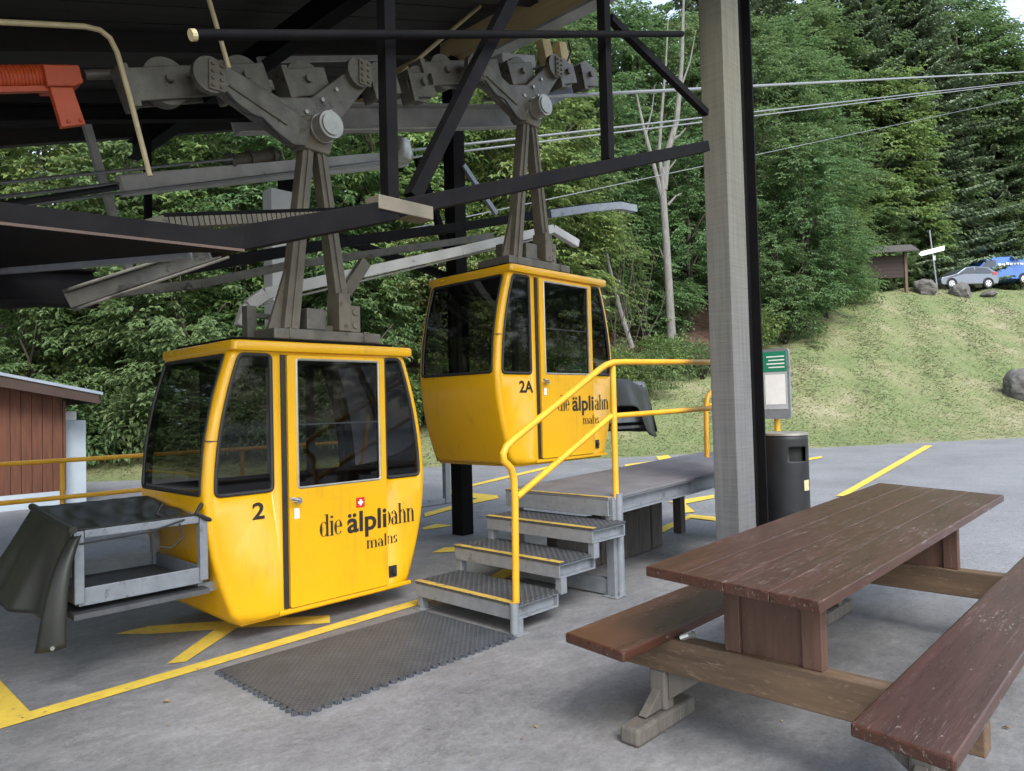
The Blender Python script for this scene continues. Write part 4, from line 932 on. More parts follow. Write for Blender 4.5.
# guide rails at cabin-roof height
rib = thing('guide_rail', P(135, 222, Y=4.15), 'ribbed brown guide rail with rubber underside crossing in front of the hanger of cabin 2', 'rail')
a, b = P(160, 222, Y=4.15), P(379, 213, Y=4.15)
mb = MB(); mb.beam(a+Vector((0, 0, 0.03)), b+Vector((0, 0, 0.03)), 0.10, 0.02, ez); mb.beam(a+Vector((0, 0.04, -0.005)), b+Vector((0, 0.04, -0.005)), 0.02, 0.05, ez); obj('rail_top', mb, MT['black_steel'], rib)
mb = MB(); n = 46
for i in range(n):
    p0 = a.lerp(b, (i+0.1)/n); p1 = a.lerp(b, (i+0.9)/n); o_ = Vector((0, -0.01, -0.01)); mb.beam(p0+o_, p1+o_, 0.075, 0.055, ez)
obj('ribbed_strip', mb, MT['hang_steel'], rib)
mb = MB(); mb.beam(P(136, 230, Y=4.15), a+Vector((0.02, 0, 0.0)), 0.10, 0.075, ez); obj('end_piece', mb, MT['hang_steel'], rib, bevel=0.006)
rail('guide_rail', 'long dark guide rail ending in a pale ski-shaped tip above cabin 2A', [(-10, 303), (200, 266), (343, 242), (460, 227), (550, 213), (590, 207), (618, 205), (633, 208)], 0.12, 0.085, MT['black_steel'], Y=5.4, kind='beam')
mb = MB(); q = [P(x, y, Y=5.33) for x, y in ((548, 214.5), (590, 208.5), (618, 206), (634, 209))]
for u, v in zip(q, q[1:]): mb.beam(u, v, 0.10, 0.09, ez)
obj('rail_tip', mb, MT['galv'], loc=q[0], label='pale grey ski-shaped tip sleeve at the end of the dark guide rail', cat='rail end')
rail('guide_rail', 'dull grey flat rail behind the hangers, running just under the dark guide rail', [(40, 300), (200, 284), (286, 266), (447, 243), (492, 236)], 0.05, 0.075, MT['old_steel'], Y=6.0)
mb = MB(); q = [P(x, y, Y=5.28) for x, y in ((241, 327), (248, 306), (264, 294), (460, 251), (552, 229), (577, 244))]
for u, v in zip(q, q[1:]): mb.beam(u, v, 0.075, 0.095, ez)
mb.beam(q[2]+Vector((0.03, 0.08, -0.07)), q[4]+Vector((0, 0.08, -0.07)), 0.05, 0.02, ez)
obj('guide_bar', mb, MT['pale_beam'], loc=q[2], bevel=0.008, label='light grey bar with bent ends linking the hangers just above both cabin roofs', cat='rail')
mb = MB(); mb.beam(P(345, 293, Y=5.2), P(365, 262, Y=5.2), 0.07, 0.10); obj('bar_bracket', mb, MT['hang_steel'], loc=P(345, 293, Y=5.2), bevel=0.006, label='short brown bracket joining the grey bar beside the hanger of cabin 2', cat='bracket')
rail('channel_beam', 'grey channel slanting up to the black level beam at far left', [(70, 300), (222, 250)], 0.09, 0.10, MT['old_steel'], Y=3.5, kind='c', cat='beam')
rail('stub_beam', 'short black beam below the level truss beam at the left edge', [(-60, 284), (95, 289)], 0.10, 0.17, MT['black_steel'], Y=3.7, kind='h', cat='beam', ends=(0.8, 0))
rail('stub_beam', 'thin black flat bar under the short black beam at the left edge', [(-40, 306), (70, 301)], 0.10, 0.035, MT['black_steel'], Y=3.7, cat='beam', ends=(0.8, 0))
mb = MB(); mb.beam((3.6, 6.45, 3.4), (5.75, 6.45, 3.05), 0.08, 0.08); mb.beam((5.75, 6.35, 3.05), (5.2, 6.35, 4.35), 0.07, 0.07); obj('cross_brace', mb, MT['black_steel'], loc=(5, 6.4, 3.1), label='black steel brace between white column and the square black post', cat='brace')
mb = MB(); mb.beam(P(85, 120, Y=7.8), P(135, 290, Y=7.8), 0.07, 0.07); obj('leaning_strut', mb, MT['grey_beam'], loc=P(130, 290, Y=7.8), label='thin grey strut leaning in front of the leaves at upper left', cat='strut')
mb = MB(); mb.beam(P(463, 165, Y=6.2), P(496, 214, Y=6.2), 0.045, 0.06); obj('knee_strut', mb, MT['galv'], loc=P(463, 165, Y=6.2), label='short bright strut on the right of the square black post above cabin 2A', cat='strut')
a_ = P(147, 128, Y=8.6); mb = MB(); mb.beam((a_.x, 8.6, P(150, 262, Y=8.6).z), (a_.x, 8.6, roof_z(a_.x)-0.02), 0.07, 0.07, (1, 0, 0)); obj('thin_post', mb, MT['black_steel'], loc=(a_.x, 8.6, 0), label='thin black post behind the left end of the pale grey beam', cat='post')
mb = MB(); mb.tube([P(-30, 186, Y=7.3), P(232, 159, Y=7.3)], 0.016, 8); obj('haul_rope', mb, MT['rope'], loc=P(-30, 186, Y=7.3), smooth=True, label='steel rope entering the rusty clamp from the left edge', cat='rope')
mb = MB(); mb.beam(P(268, 84, Y=5.6), P(330, 96, Y=5.6), 0.05, 0.06); mb.beam(P(258, 60, Y=6.2), P(380, 58, Y=6.2), 0.04, 0.05); obj('roof_tie', mb, MT['grey_beam'], loc=P(258, 60, Y=6.2), label='thin grey tie bars under the roof behind the wheel trolleys', cat='tie bar')
# trolley gear at the mouth of the station, over cabin 2A
gr = thing('rope_saddle', P(500, 80, Y=5.0), 'grey machined rope saddle bolted above the hanger of cabin 2A', 'rope saddle')
mb = MB(); mb.prism([P(x, y, Y=4.98) for x, y in ((502, 52), (535, 55), (536, 68), (503, 66))], (0, 0.3, 0)); mb.prism([P(x, y, Y=4.98) for x, y in ((508, 70), (556, 80), (555, 88), (512, 86))], (0, 0.3, 0)); obj('saddle_block', mb, MT['grey_beam'], gr, bevel=0.01)
mb = MB(); mb.prism([P(x, y, Y=4.94) for x, y in ((542, 38), (550, 40), (561, 85), (552, 85))], (0, 0.10, 0)); mb.prism([P(x, y, Y=5.05) for x, y in ((559, 41), (566, 42), (576, 84), (566, 84))], (0, 0.10, 0)); obj('upright', mb, MT['glulam'], gr, bevel=0.006)
mb = MB(); mb.prism([P(x, y, Y=4.93) for x, y in ((512, 86), (577, 87), (578, 91), (545, 110), (540, 110), (534, 90))], (0, 0.22, 0)); obj('base_plate', mb, MT['galv'], gr, bevel=0.004)
mb = MB(); mb.tube([P(x, y, Y=4.92) for x, y in ((568, 40), (571, 52), (567, 62), (558, 68))], 0.012, 7); mb.tube([P(x, y, Y=4.92) for x, y in ((480, 58), (505, 66), (525, 70), (552, 66))], 0.01, 7); obj('hose', mb, MT['rubber'], gr, smooth=True)
# ropes
def rope(label, y, z0, x0, x1, r, sag=0.0, sl=SL):
    n = 40; mb = MB(); pts = []
    for i in range(n+1):
        x = lerp(x0, x1, i/n); t = (x-4)/60
        pts.append((x, y, z0+sl*(x-KN.x)+sag*max(0, x-6)**1.35*0.004))
    mb.tube(pts, r, 8); return obj('haul_rope', mb, MT['rope'], loc=pts[0], smooth=True, label=label, cat='rope')
zr = P(600, 94, Y=RY); rope('thick carrying rope leaving the station highest, level with the wheel trolleys', RY, zr.z-SL*(zr.x-KN.x), 4.7, 60, 0.021)
zr = P(700, 118, Y=7.5); rope('upper of two close parallel ropes crossing the trees below the carrying rope', 7.5, zr.z-SL*(zr.x-KN.x), -4, 60, 0.018)
zr = P(700, 122.5, Y=7.35); rope('lower of two close parallel ropes crossing the trees below the carrying rope', 7.35, zr.z-SL*(zr.x-KN.x), -4, 60, 0.015)
zr = P(900, 124, Y=8.2); rope('thin signal wire strung lowest in front of the trees', 8.2, zr.z-SL*(zr.x-KN.x), 6, 60, 0.009)
mb = MB(); mb.tube([P(-30, 210, Y=7.0), P(118, 187, Y=7.0)], 0.028, 8); obj('haul_rope', mb, MT['rubber'], loc=P(-30, 210, Y=7.0), smooth=True, label='thick black cable running into the left end of the pale grey beam', cat='cable')
# orange spring buffer
sp = thing('spring_buffer', P(60, 80, Y=4.9), 'orange-red clamp with coiled spring on the rope at upper left', 'spring buffer')
a, b = P(-60, 80, Y=4.9), P(46, 77.5, Y=4.9); d = (b-a); n = 420; pts = []
e1 = ez; e2 = Vector((0, 1, 0)); turns = 27
for i in range(n+1):
    t = i/n; th = 2*math.pi*turns*t; pts.append(a+d*t+e1*0.065*math.cos(th)+e2*0.065*math.sin(th))
mb = MB(); mb.tube(pts, 0.0105, 7); obj('coil_spring', mb, MT['orange'], sp, smooth=True)
mb = MB(); mb.tube([a, P(44, 78, Y=4.9)], 0.035, 12); obj('guide_rod', mb, MT['orange'], sp, smooth=True)
mb = MB(); mb.beam(P(-60, 92, Y=4.86), P(50, 89, Y=4.86), 0.04, 0.03, ez); obj('side_bar', mb, MT['orange'], sp)
mb = MB(); mb.prism([P(x, y, Y=4.8) for x, y in ((43, 64), (79, 64.5), (84, 82), (74, 86), (48, 86))], (0, 0.20, 0)); obj('clamp_block', mb, MT['orange'], sp, bevel=0.008)
mb = MB(); mb.prism([P(x, y, Y=4.78) for x, y in ((50, 87), (73, 87), (86, 124), (62, 127))], (0, 0.05, 0)); mb.cyl(P(69, 121, Y=4.78), P(69, 121, Y=4.765), 0.012, 8); mb.cyl(P(81, 120, Y=4.78), P(81, 120, Y=4.765), 0.012, 8); obj('clamp_leg', mb, MT['orange'], sp, bevel=0.006)
mb = MB(); mb.tube([P(84, 75, Y=4.9), P(122, 74, Y=4.9)], 0.032, 12); obj('threaded_rod', mb, MT['old_steel'], sp, smooth=True)
# conduits
def pipe(label, pts, Y, r, clip=None):
    mb = MB(); q = [P(x, y, Y=Y) for x, y in pts]; mb.tube(q, r, 9); return obj('conduit_pipe', mb, MT['conduit'], loc=q[0], smooth=True, label=label, cat='pipe')
pipe('cream conduit bending down from the roof past the orange clamp', [(-60, 20), (0, 22), (60, 25), (85, 26.5), (100, 30), (110, 38), (117, 52), (130, 98), (150, 176)], 4.55, 0.016)
pipe('straight cream conduit dropping from the roof to the hanger arm of cabin 2', [(205, -14), (229, 68)], 4.4, 0.015)
pipe('cream conduit rising along the pale edge beam under the roof', [(396, 78), (440, 40), (480, 6)], 5.4, 0.02)

# ------------------------------------------------------------------ boarding steps
RISE = 0.03
st = thing('boarding_steps', (4.0, 3.8, 0), 'galvanised metal steps and platform with yellow handrail in front of cabin 2A', 'steps')
def pz(x): return 0.775+RISE*(x-4.5)
steps = [(3.39, 3.83, 0.215, 3.25, 4.27), (3.81, 4.22, 0.41, 3.22, 4.30), (4.15, 4.56, 0.60, 3.19, 4.28)]
for i, (x0, x1, z, y0, y1) in enumerate(steps):
    mb = MB(); t = 0.012
    mb.box((x0, y0+.004, z-0.11), (x0+t, y1, z-0.018)); mb.box((x1-t, y0+.004, z-0.11), (x1, y1, z-0.018))
    for yy, sg in ((y0, 1), (y1, -1)):
        mb.channel((x0+t+.001, yy+sg*0.022, z-0.064), (x1-t-.001, yy+sg*0.022, z-0.064), 0.044, 0.092, 0.008, -sg)
    for yy in (y0, y1-.055): 
        mb.box((x0+.013, yy+.001, 0.01 if i == 0 else (z-0.22)), (x0+.075, yy+.056, z-0.112))
        if i == 0: mb.box((x0-.02, yy-.03, 0.0095), (x0+.10, yy+.085, 0.018))
    s_ = obj('step', mb, MT['galv'], st, bevel=0.003)
    mb = MB(); mb.box((x0-0.004, y0-0.004, z-0.016), (x1, y1+0.004, z)); obj('tread', mb, MT['tread'], s_)
    mb = MB(); mb.box((x0-0.006, y0-0.001, z+0.0005), (x0+0.045, y1, z+0.0035)); obj('nosing_stripe', mb, MT['nosing'], s_)
PX0, PX1, PY0, PY1 = 4.50, 7.95, 3.30, 4.40
mb = MB(); mb.add([(PX0, PY0, pz(PX0)-.022), (PX1, PY0, pz(PX1)-.022), (PX1, PY1, pz(PX1)-.022), (PX0, PY1, pz(PX0)-.022), (PX0, PY0, pz(PX0)), (PX1, PY0, pz(PX1)), (PX1, PY1, pz(PX1)), (PX0, PY1, pz(PX0))],
       [(0,3,2,1),(4,5,6,7),(0,1,5,4),(1,2,6,5),(2,3,7,6),(3,0,4,7)]); pl = obj('platform', mb, MT['platform_top'], st, bevel=0.004)
mb = MB(); mb.box((PX0-0.004, PY0, pz(PX0)+0.001), (PX0+0.035, PY1, pz(PX0)+0.004)); obj('nosing_stripe', mb, MT['nosing'], pl)
mb = MB()
for y, sg in ((PY0+.03, 1), (PY1-.03, -1)): mb.channel((PX0+.015, y, pz(PX0)-0.085), (PX1, y, pz(PX1)-0.085), 0.05, 0.12, 0.008, -sg)
mb.box((PX0, PY0+.005, pz(PX0)-0.145), (PX0+.012, PY1-.005, pz(PX0)-0.024)); obj('platform_frame', mb, MT['galv'], st, bevel=0.003)
for x, ys in ((4.53, (3.30, 4.3)), (7.2, (3.45, 4.28))):
    for y in ys:
        mb = MB()
        zt = pz(x)-0.15 if y > 3.4 else pz(x)-0.005
        if x < 5: mb.box((x, y-.02, 0.01), (x+.075, y+.055, zt)); mb.box((x-.03, y-.05, .0095), (x+.11, y+.085, .02))
        else: mb.box((x, y, 0.01), (x+.10, y+.10, zt))
        obj('platform_leg', mb, MT['galv'] if x < 5 else MT['sleeper'], st, bevel=0.004)
mb = MB(); mb.box((4.545, 3.36, 0.02), (4.60, 4.29, 0.14)); obj('foot_rail', mb, MT['galv'], st)
mb = MB(); mb.box((6.9, 3.5, 0.012), (7.9, 3.62, 0.09)); obj('foot_rail', mb, MT['galv'], st)
HY = 3.27
hr = MB()
q = [P(x, y, Y=HY) for x, y in ((516, 602), (515, 500), (514, 480), (511, 468), (504, 461), (503, 454), (506, 447), (514, 439), (524, 431), (600, 369), (606, 365), (613, 362.5), (622, 362), (714, 362), (760, 362))]
hr.tube(q, 0.024, 12); obj('handrail', hr, MT['rail_yellow'], st, smooth=True)
hr = MB(); hr.tube([P(616, 499, Y=HY+0.02), P(612.5, 364, Y=HY+0.02)], 0.024, 12); obj('handrail_post', hr, MT['rail_yellow'], st, smooth=True)
hr = MB(); hr.tube([P(517, 497, Y=HY), P(611, 416, Y=HY)], 0.022, 12); hr.tube([P(613, 416, Y=HY+.02), P(714, 408, Y=HY+.02), P(760, 404, Y=HY+.02)], 0.022, 12); obj('mid_rail', hr, MT['rail_yellow'], st, smooth=True)
hr = MB(); q = [P(x, y, Y=3.6) for x, y in ((707, 457), (706, 405), (708, 396), (714, 390), (722, 384), (765, 352))]; hr.tube(q, 0.024, 10); hr.tube([P(706, 405, Y=3.6), P(740, 404, Y=3.6)], 0.018, 8); obj('handrail_end', hr, MT['rail_yellow'], st, smooth=True)
hr = MB(); hr.cyl((3.40, 3.27, 0.02), (3.40, 3.27, 0.215), 0.03, 12); obj('rail_socket', hr, MT['galv'], st, smooth=True)
hr = MB(); hr.cyl((4.60, 3.275, 0.02), (4.60, 3.275, 0.80), 0.032, 12); obj('rail_socket', hr, MT['galv'], st, smooth=True)

# sleepers standing under the platform
random.seed(11); x = 4.72
for i in range(8):
    w = random.uniform(0.19, 0.24); h = random.uniform(0.44, 0.50)
    mb = MB(); tilt = random.uniform(-0.012, 0.012)
    if i == 7: x += 0.03; h = 0.50
    yb = 4.02+random.uniform(-.015, .015)
    mb.add([(x, yb, .012), (x+w, yb, .012), (x+w, yb+.12, .012), (x, yb+.12, .012), (x+tilt, yb, h), (x+w+tilt, yb+.0, h+random.uniform(-.015, .01)), (x+w+tilt, yb+.12, h), (x+tilt, yb+.12, h)],
           [(0,3,2,1),(4,5,6,7),(0,1,5,4),(1,2,6,5),(2,3,7,6),(3,0,4,7)])
    obj('timber_sleeper', mb, MT['sleeper'], loc=(x, 4.02, 0), bevel=0.012 if i < 7 else 0.03, group='sleepers under the boarding platform',
        label='rounded grey sleeper standing rightmost under the boarding platform' if i == 7 else 'upright weathered grey sleeper packed in the row under the boarding platform', cat='sleeper')
    x += w+0.006
# U frame and stop behind the cabins
uf = MB(); u = P(447, 503, Z=0.01); uf.box((u.x-.05, u.y-.04, 0.01), (u.x+.05, u.y+.04, 0.75)); uf.box((u.x-1.6, u.y-.03, 0.01), (u.x-.052, u.y+.03, 0.09))
obj('guard_frame', uf, MT['galv'], loc=u, bevel=0.005, label='low grey steel frame with a foot bar behind the square black post', cat='frame')

# rubber mat
mt = MB(); m0, m1 = (1.84, 3.24), (3.36, 4.15)
mt.box((m0[0], m0[1], 0.0095), (m1[0], m1[1], 0.024))
n = 26
for i in range(n): mt.cyl((lerp(m0[0], m1[0], (i+.5)/n), m0[1]-0.012, 0.0095), (lerp(m0[0], m1[0], (i+.5)/n), m0[1]-0.012, 0.0235), 0.021, 10)
for i in range(16): mt.cyl((m0[0]-0.012, lerp(m0[1], m1[1], (i+.5)/16), 0.0095), (m0[0]-0.012, lerp(m0[1], m1[1], (i+.5)/16), 0.0235), 0.019, 10)
obj('rubber_mat', mt, MT['mat_rubber'], loc=(2.6, 3.7, 0.01), label='dark studded rubber mat with toothed edges at the foot of the metal steps', cat='mat')

# ------------------------------------------------------------------ picnic table
tb = thing('picnic_table', (4.5, 1.45, 0), 'red-brown wooden picnic table with two fixed benches, scratched varnish', 'picnic table')
top = [(2.66, 1.02), (6.25, 1.05), (6.60, 2.0), (2.80, 1.84)]
def plankset(corners, n, z0, z1, gap=0.004):
    mb = MB(); (a, b, c, d) = [Vector((*q, 0)) for q in corners]
    for i in range(n):
        t0, t1 = i/n, (i+1)/n
        p = [a.lerp(d, t0), b.lerp(c, t0), b.lerp(c, t1), a.lerp(d, t1)]
        g_ = (p[3]-p[0]).normalized()*gap/2
        if i > 0: p[0] = p[0]+g_; p[1] = p[1]+g_
        if i < n-1: p[2] = p[2]-g_; p[3] = p[3]-g_
        dz = (i % 2)*0.0006
        mb.prism([v+Vector((0, 0, z0)) for v in p], (0, 0, z1-z0+dz))
    return mb
top_r = [(2.515, 0.965), (5.89, 0.99), (6.25, 1.89), (2.62, 1.735)]
obj('tabletop', plankset(top_r, 4, 0.758, 0.80, 0.0012), MT['table'], tb, bevel=0.004)
mb = MB()
for x in (2.9, 4.2, 5.08): mb.beam((x, 1.05, 0.735), (x, 1.70, 0.735), 0.10, 0.045)
obj('batten', mb, MT['panel_wood'], tb, bevel=0.004)
for y0, y1, xa_, xb_ in ((0.53, 0.83, 2.315, 2.365), (1.74, 2.09, 2.445, 2.495)):
    obj('bench_seat', plankset([(xa_, y0), (5.65, y0), (5.65, y1), (xb_, y1)], 1, 0.435, 0.48), MT['bench'], tb, bevel=0.009)
for xf in (2.84, 5.02):
    fr = MB(); fr.box((xf, 0.56, 0.275), (xf+0.09, 2.03, 0.432)); frm = obj('cross_bearer', fr, MT['frame_wood'], tb, bevel=0.006)
    ped = None
    for ya, yb in ((1.095, 1.175), (1.435, 1.505)):
        mb = MB(); mb.box((xf+0.015, ya, 0.433), (xf+0.075, yb, 0.711)); st_ = obj('pedestal_stile', mb, MT['panel_wood'], tb, bevel=0.004)
    mb = MB(); mb.box((xf+0.035, 1.177, 0.433), (xf+0.055, 1.433, 0.711)); obj('pedestal_panel', mb, MT['panel_wood'], tb)
    for y in (0.76, 1.845):
        mb = MB(); mb.box((xf+0.008, y-0.045, 0.092), (xf+0.082, y+0.045, 0.274)); mb.box((xf-0.225, y-0.05, 0.012), (xf+0.26, y+0.05, 0.09))
        leg = obj('leg', mb, MT['foot_wood'], tb, bevel=0.014)
        mb = MB(); sgn = -1 if y > 1.4 else 1
        mb.prism([(xf+0.03, y+sgn*0.046, 0.273), (xf+0.03, y+sgn*0.22, 0.273), (xf+0.03, y+sgn*0.046, 0.14)], (0.04, 0, 0)); obj('leg_brace', mb, MT['foot_wood'], leg, bevel=0.004)
        mb = MB(); mb.prism([(xf-0.12, y-.022, 0.101), (xf+.007, y-.022, 0.101), (xf+.007, y-.022, 0.19)], (0, 0.044, 0)); obj('foot_wedge', mb, MT['foot_wood'], leg, bevel=0.004)
mb = MB()
mb.tube([(2.86, 1.725, 0.437), (2.88, 1.70, 0.447), (2.92, 1.69, 0.442), (2.95, 1.71, 0.438)], 0.014, 7); obj('iron_clip', mb, MT['pale_metal'], tb, smooth=True)

# ------------------------------------------------------------------ litter bin, notice
bc = Vector((6.92, 2.93, 0)); R_ = 0.205
bn = thing('litter_bin', bc, 'tall round anthracite litter bin with slot opening beside the timber post', 'litter bin')
tow = Vector((-bc.x, -bc.y, 0)).normalized(); a0 = math.atan2(tow.y, tow.x)
mb = MB(); n = 48; zsl = [0.012, 0.3, 0.6, 0.885, 0.90, 1.035, 1.05, 1.10, 1.15]
for z in zsl:
    for k in range(n): th = a0+2*math.pi*k/n; mb.v.append(bc+Vector((R_*math.cos(th), R_*math.sin(th), z)))
for j in range(len(zsl)-1):
    for k in range(n):
        if j == 4 and 1 <= k <= 7: continue
        mb.f.append((j*n+k, j*n+(k+1) % n, (j+1)*n+(k+1) % n, (j+1)*n+k))
bo = obj('bin_body', mb, MT['bin'], bn, smooth=True); s_ = bo.modifiers.new('t', 'SOLIDIFY'); s_.thickness = 0.006; s_.offset = -1
mb = MB(); mb.cyl(bc+Vector((0, 0, 0.03)), bc+Vector((0, 0, 1.12)), R_-0.05, 24); obj('bin_liner', mb, MT['black'], bn, smooth=True)  # near-black cylinder fills the view through the slot
mb = MB(); mb.lathe(bc, [(0.0, 1.172), (R_-0.03, 1.175), (R_+0.006, 1.165), (R_+0.006, 1.145), (R_-0.008, 1.143)], 40); obj('bin_lid', mb, MT['pale_metal'], bn, smooth=True)
mb = MB()
for i in range(6):
    th0 = a0+rad(48+i*4); th1 = th0+rad(4); p = lambda t, z: bc+Vector(((R_+0.002)*math.cos(t), (R_+0.002)*math.sin(t), z))
    mb.quad(p(th0, 0.62), p(th1, 0.62), p(th1, 0.72), p(th0, 0.72))
obj('sticker', mb, MT['conduit'], bn)
sg = thing('notice_board', (7.31, 3.25, 0), 'green-headed notice panel on a yellow pole half hidden behind the timber post', 'notice board')
S0, S1, SZ0, SZ1, SX = 3.03, 3.50, 1.29, 2.02, 7.31
mb = MB(); o_ = rounded([(S0, SZ0), (S1, SZ0), (S1, SZ1), (S0, SZ1)], 0.05); mb.prism([(SX, y, z) for y, z in o_], (0.03, 0, 0)); obj('board', mb, MT['galv'], sg)
sy = lambda u: lerp(S1-0.025, S0+0.025, u)          # left to right as read from in front
mb = MB(); mb.box((SX-0.004, S0+.025, SZ1-0.24), (SX-0.001, S1-.025, SZ1-0.03)); hd = obj('header_panel', mb, MT['sign_green'], sg)
mb = MB()
for i in range(4): mb.box((SX-0.0065, sy(0.95), SZ1-0.09-i*0.037), (SX-0.0045, sy(0.50+0.05*(i % 2)), SZ1-0.077-i*0.037))
mb.prism([(SX-0.0065, sy(u), z) for u, z in ((0.08, SZ1-.2), (0.30, SZ1-.2), (0.19, SZ1-.07))], (0.002, 0, 0)); obj('header_lines', mb, MT['white'], hd)
mb = MB(); mb.box((SX-0.004, S0+.025, SZ0+0.10), (SX-0.001, S1-.025, SZ1-0.243)); bp_ = obj('lower_panel', mb, MT['sign_grey'], sg)
mb = MB(); mb.box((SX-0.0065, sy(0.95), SZ0+0.15), (SX-0.0045, sy(0.45), SZ1-0.27)); obj('paper', mb, MT['white'], bp_)
mb = MB(); mb.cyl((SX+0.06, 3.20, 0.005), (SX+0.06, 3.20, 1.9), 0.03, 12); obj('pole', mb, MT['rail_yellow'], sg, smooth=True)

# ------------------------------------------------------------------ left: railing, shed, cabinet
rl = thing('safety_railing', (2.65, 10.3, 0), 'low yellow two-bar railing in front of the red-brown shed', 'railing')
for z in (0.50, 0.96):
    mb = MB(); mb.tube([(-8, 10.3, z), (7.0, 10.3, z)], 0.03, 10); obj('bar', mb, MT['rail_yellow'], rl, smooth=True)
for x in (-6.6, -4.3, -2.0, 0.3, 2.65, 5.0, 6.9):
    mb = MB(); mb.cyl((x, 10.36, 0.005), (x, 10.36, 0.98), 0.028, 10); obj('post', mb, MT['rail_yellow'], rl, smooth=True)
sh = thing('wooden_shed', (0.5, 15.5, 0), 'low red-brown board shed with pale sheet roof at the left edge', 'shed')
mb = MB(); mb.box((1.2, 14.0, 0.0), (3.62, 17, 0.255)); obj('base', mb, MT['render'], sh)
mb = MB()
n = 16
for i in range(n):
    x0 = lerp(1.2, 3.6, i/n); x1 = lerp(1.2, 3.6, (i+1)/n)-0.008; zt = 2.16-0.32*(x0-2.68)/1.1*0.7 if x0 > 2.68 else 2.20+0.1*(2.68-x0)
    mb.box((x0, 14.0+.004*(i % 2), 0.256), (x1, 14.05, max(1.75, zt-0.05)))
mb.box((3.602, 14.0, 0.256), (3.64, 17, 1.78)); obj('board_wall', mb, MT['shed_wood'], sh)
a, b = P(0, 372, Y=13.6), P(103, 392, Y=13.6); sl_ = (b.z-a.z)/(b.x-a.x); xl = 0.9
zf = lambda x: a.z+sl_*(x-a.x)
mb = MB(); mb.add([(xl, 13.6, zf(xl)-.05), (b.x, 13.6, b.z-.05), (b.x, 17.3, b.z-.05), (xl, 17.3, zf(xl)-.05), (xl, 13.6, zf(xl)), (b.x, 13.6, b.z), (b.x, 17.3, b.z), (xl, 17.3, zf(xl))],
       [(0,3,2,1),(4,5,6,7),(0,1,5,4),(1,2,6,5),(2,3,7,6),(3,0,4,7)]); rf = obj('roof', mb, MT['sheet'], sh)
mb = MB(); mb.add([(xl, 13.62, zf(xl)-.25), (b.x-.05, 13.62, b.z-.20), (b.x-.05, 13.66, b.z-.20), (xl, 13.66, zf(xl)-.25), (xl, 13.62, zf(xl)-.052), (b.x-.05, 13.62, b.z-.052), (b.x-.05, 13.66, b.z-.052), (xl, 13.66, zf(xl)-.052)],
       [(0,3,2,1),(4,5,6,7),(0,1,5,4),(1,2,6,5),(2,3,7,6),(3,0,4,7)]); mb.box((b.x-.05, 13.67, b.z-.19), (b.x-.01, 17.2, b.z-.052)); obj('fascia', mb, MT['fascia'], rf)
kb = thing('service_cabinet', (3.9, 14.3, 0), 'pale blue-grey service cabinet standing against the shed', 'cabinet')
c0 = P(64, 415, Y=14.2); c1 = P(86, 420, Y=14.2)
mb = MB(); mb.box((3.68, 14.2, 0.0), (c1.x, 14.75, c1.z)); obj('cabinet_body', mb, MT['render'], kb, bevel=0.015)
mb = MB(); mb.box((3.68, 14.3, c1.z+.002), (c1.x-.12, 14.7, c1.z+.16)); obj('cabinet_cap', mb, MT['white_paint'], kb, bevel=0.01)

# ------------------------------------------------------------------ right: boulders, timber board, signpost, cars
def boulder(r, d, sx, sy, sz, seed, label, sink=0.55):
    rnd = random.Random(seed); bm = bmesh.new(); bmesh.ops.create_icosphere(bm, subdivisions=4, radius=1)
    pl = [(Vector((rnd.gauss(0, 1), rnd.gauss(0, 1), rnd.gauss(0, .8))).normalized(), rnd.uniform(.62, .9)) for _ in range(9)]
    for v in bm.verts:
        for nn, k in pl:
            q = v.co.dot(nn)
            if q > k: v.co -= nn*(q-k)*0.9
        v.co *= 1+0.10*mnoise.noise(v.co*2.2+Vector((seed*7, 0, 0)))+0.07*mnoise.noise(v.co*5.5)+0.04*mnoise.noise(v.co*13); v.co = Vector((v.co.x*sx, v.co.y*sy, v.co.z*sz))
    mb = MB(); x, y = rd(r, d); z = terrain(r, d)
    mb.add([v.co+Vector((x, y, z+sz*(1-sink)*0.75)) for v in bm.verts], [tuple(v.index for v in f.verts) for f in bm.faces]); bm.free()
    return obj('boulder', mb, MT['rock'], loc=(x, y, z), smooth=False, bevel=0, label=label, cat='boulder')
boulder(20.0, 28.2, 0.75, 0.9, 0.85, 1, 'large grey boulder on the grass at the right edge of the photo')
boulder(25.6, 44.4, 0.9, 0.8, 0.62, 2, 'pale grey boulder beside the dark timber board at the top of the grass')
boulder(27.8, 44.3, 0.85, 0.7, 0.6, 3, 'grey boulder in front of the silver car')
boulder(30.2, 45.2, 0.6, 0.5, 0.26, 4, 'low flat boulder just right of the silver car tail')
def frame_at(r, d, yaw=0.0, z=None):
    x, y = rd(r, d); z = terrain(r, d) if z is None else z
    ax = Vector((math.sin(AZ+yaw), -math.cos(AZ+yaw), 0)); ay = Vector((math.cos(AZ+yaw), math.sin(AZ+yaw), 0))
    o = Vector((x, y, z)); return o, lambda a, b, c: o+ax*a+ay*b+Vector((0, 0, c))
def fbox(mb, T, lo, hi):
    x0, y0, z0 = lo; x1, y1, z1 = hi
    mb.add([T(*p) for p in ((x0,y0,z0),(x1,y0,z0),(x1,y1,z0),(x0,y1,z0),(x0,y0,z1),(x1,y0,z1),(x1,y1,z1),(x0,y1,z1))],
           [(0,3,2,1),(4,5,6,7),(0,1,5,4),(1,2,6,5),(2,3,7,6),(3,0,4,7)])
o, T = frame_at(23.0, 44.2, 0.0)
hb = thing('timber_board', o, 'dark brown roofed timber board on two posts under the trees', 'information board')
mb = MB()
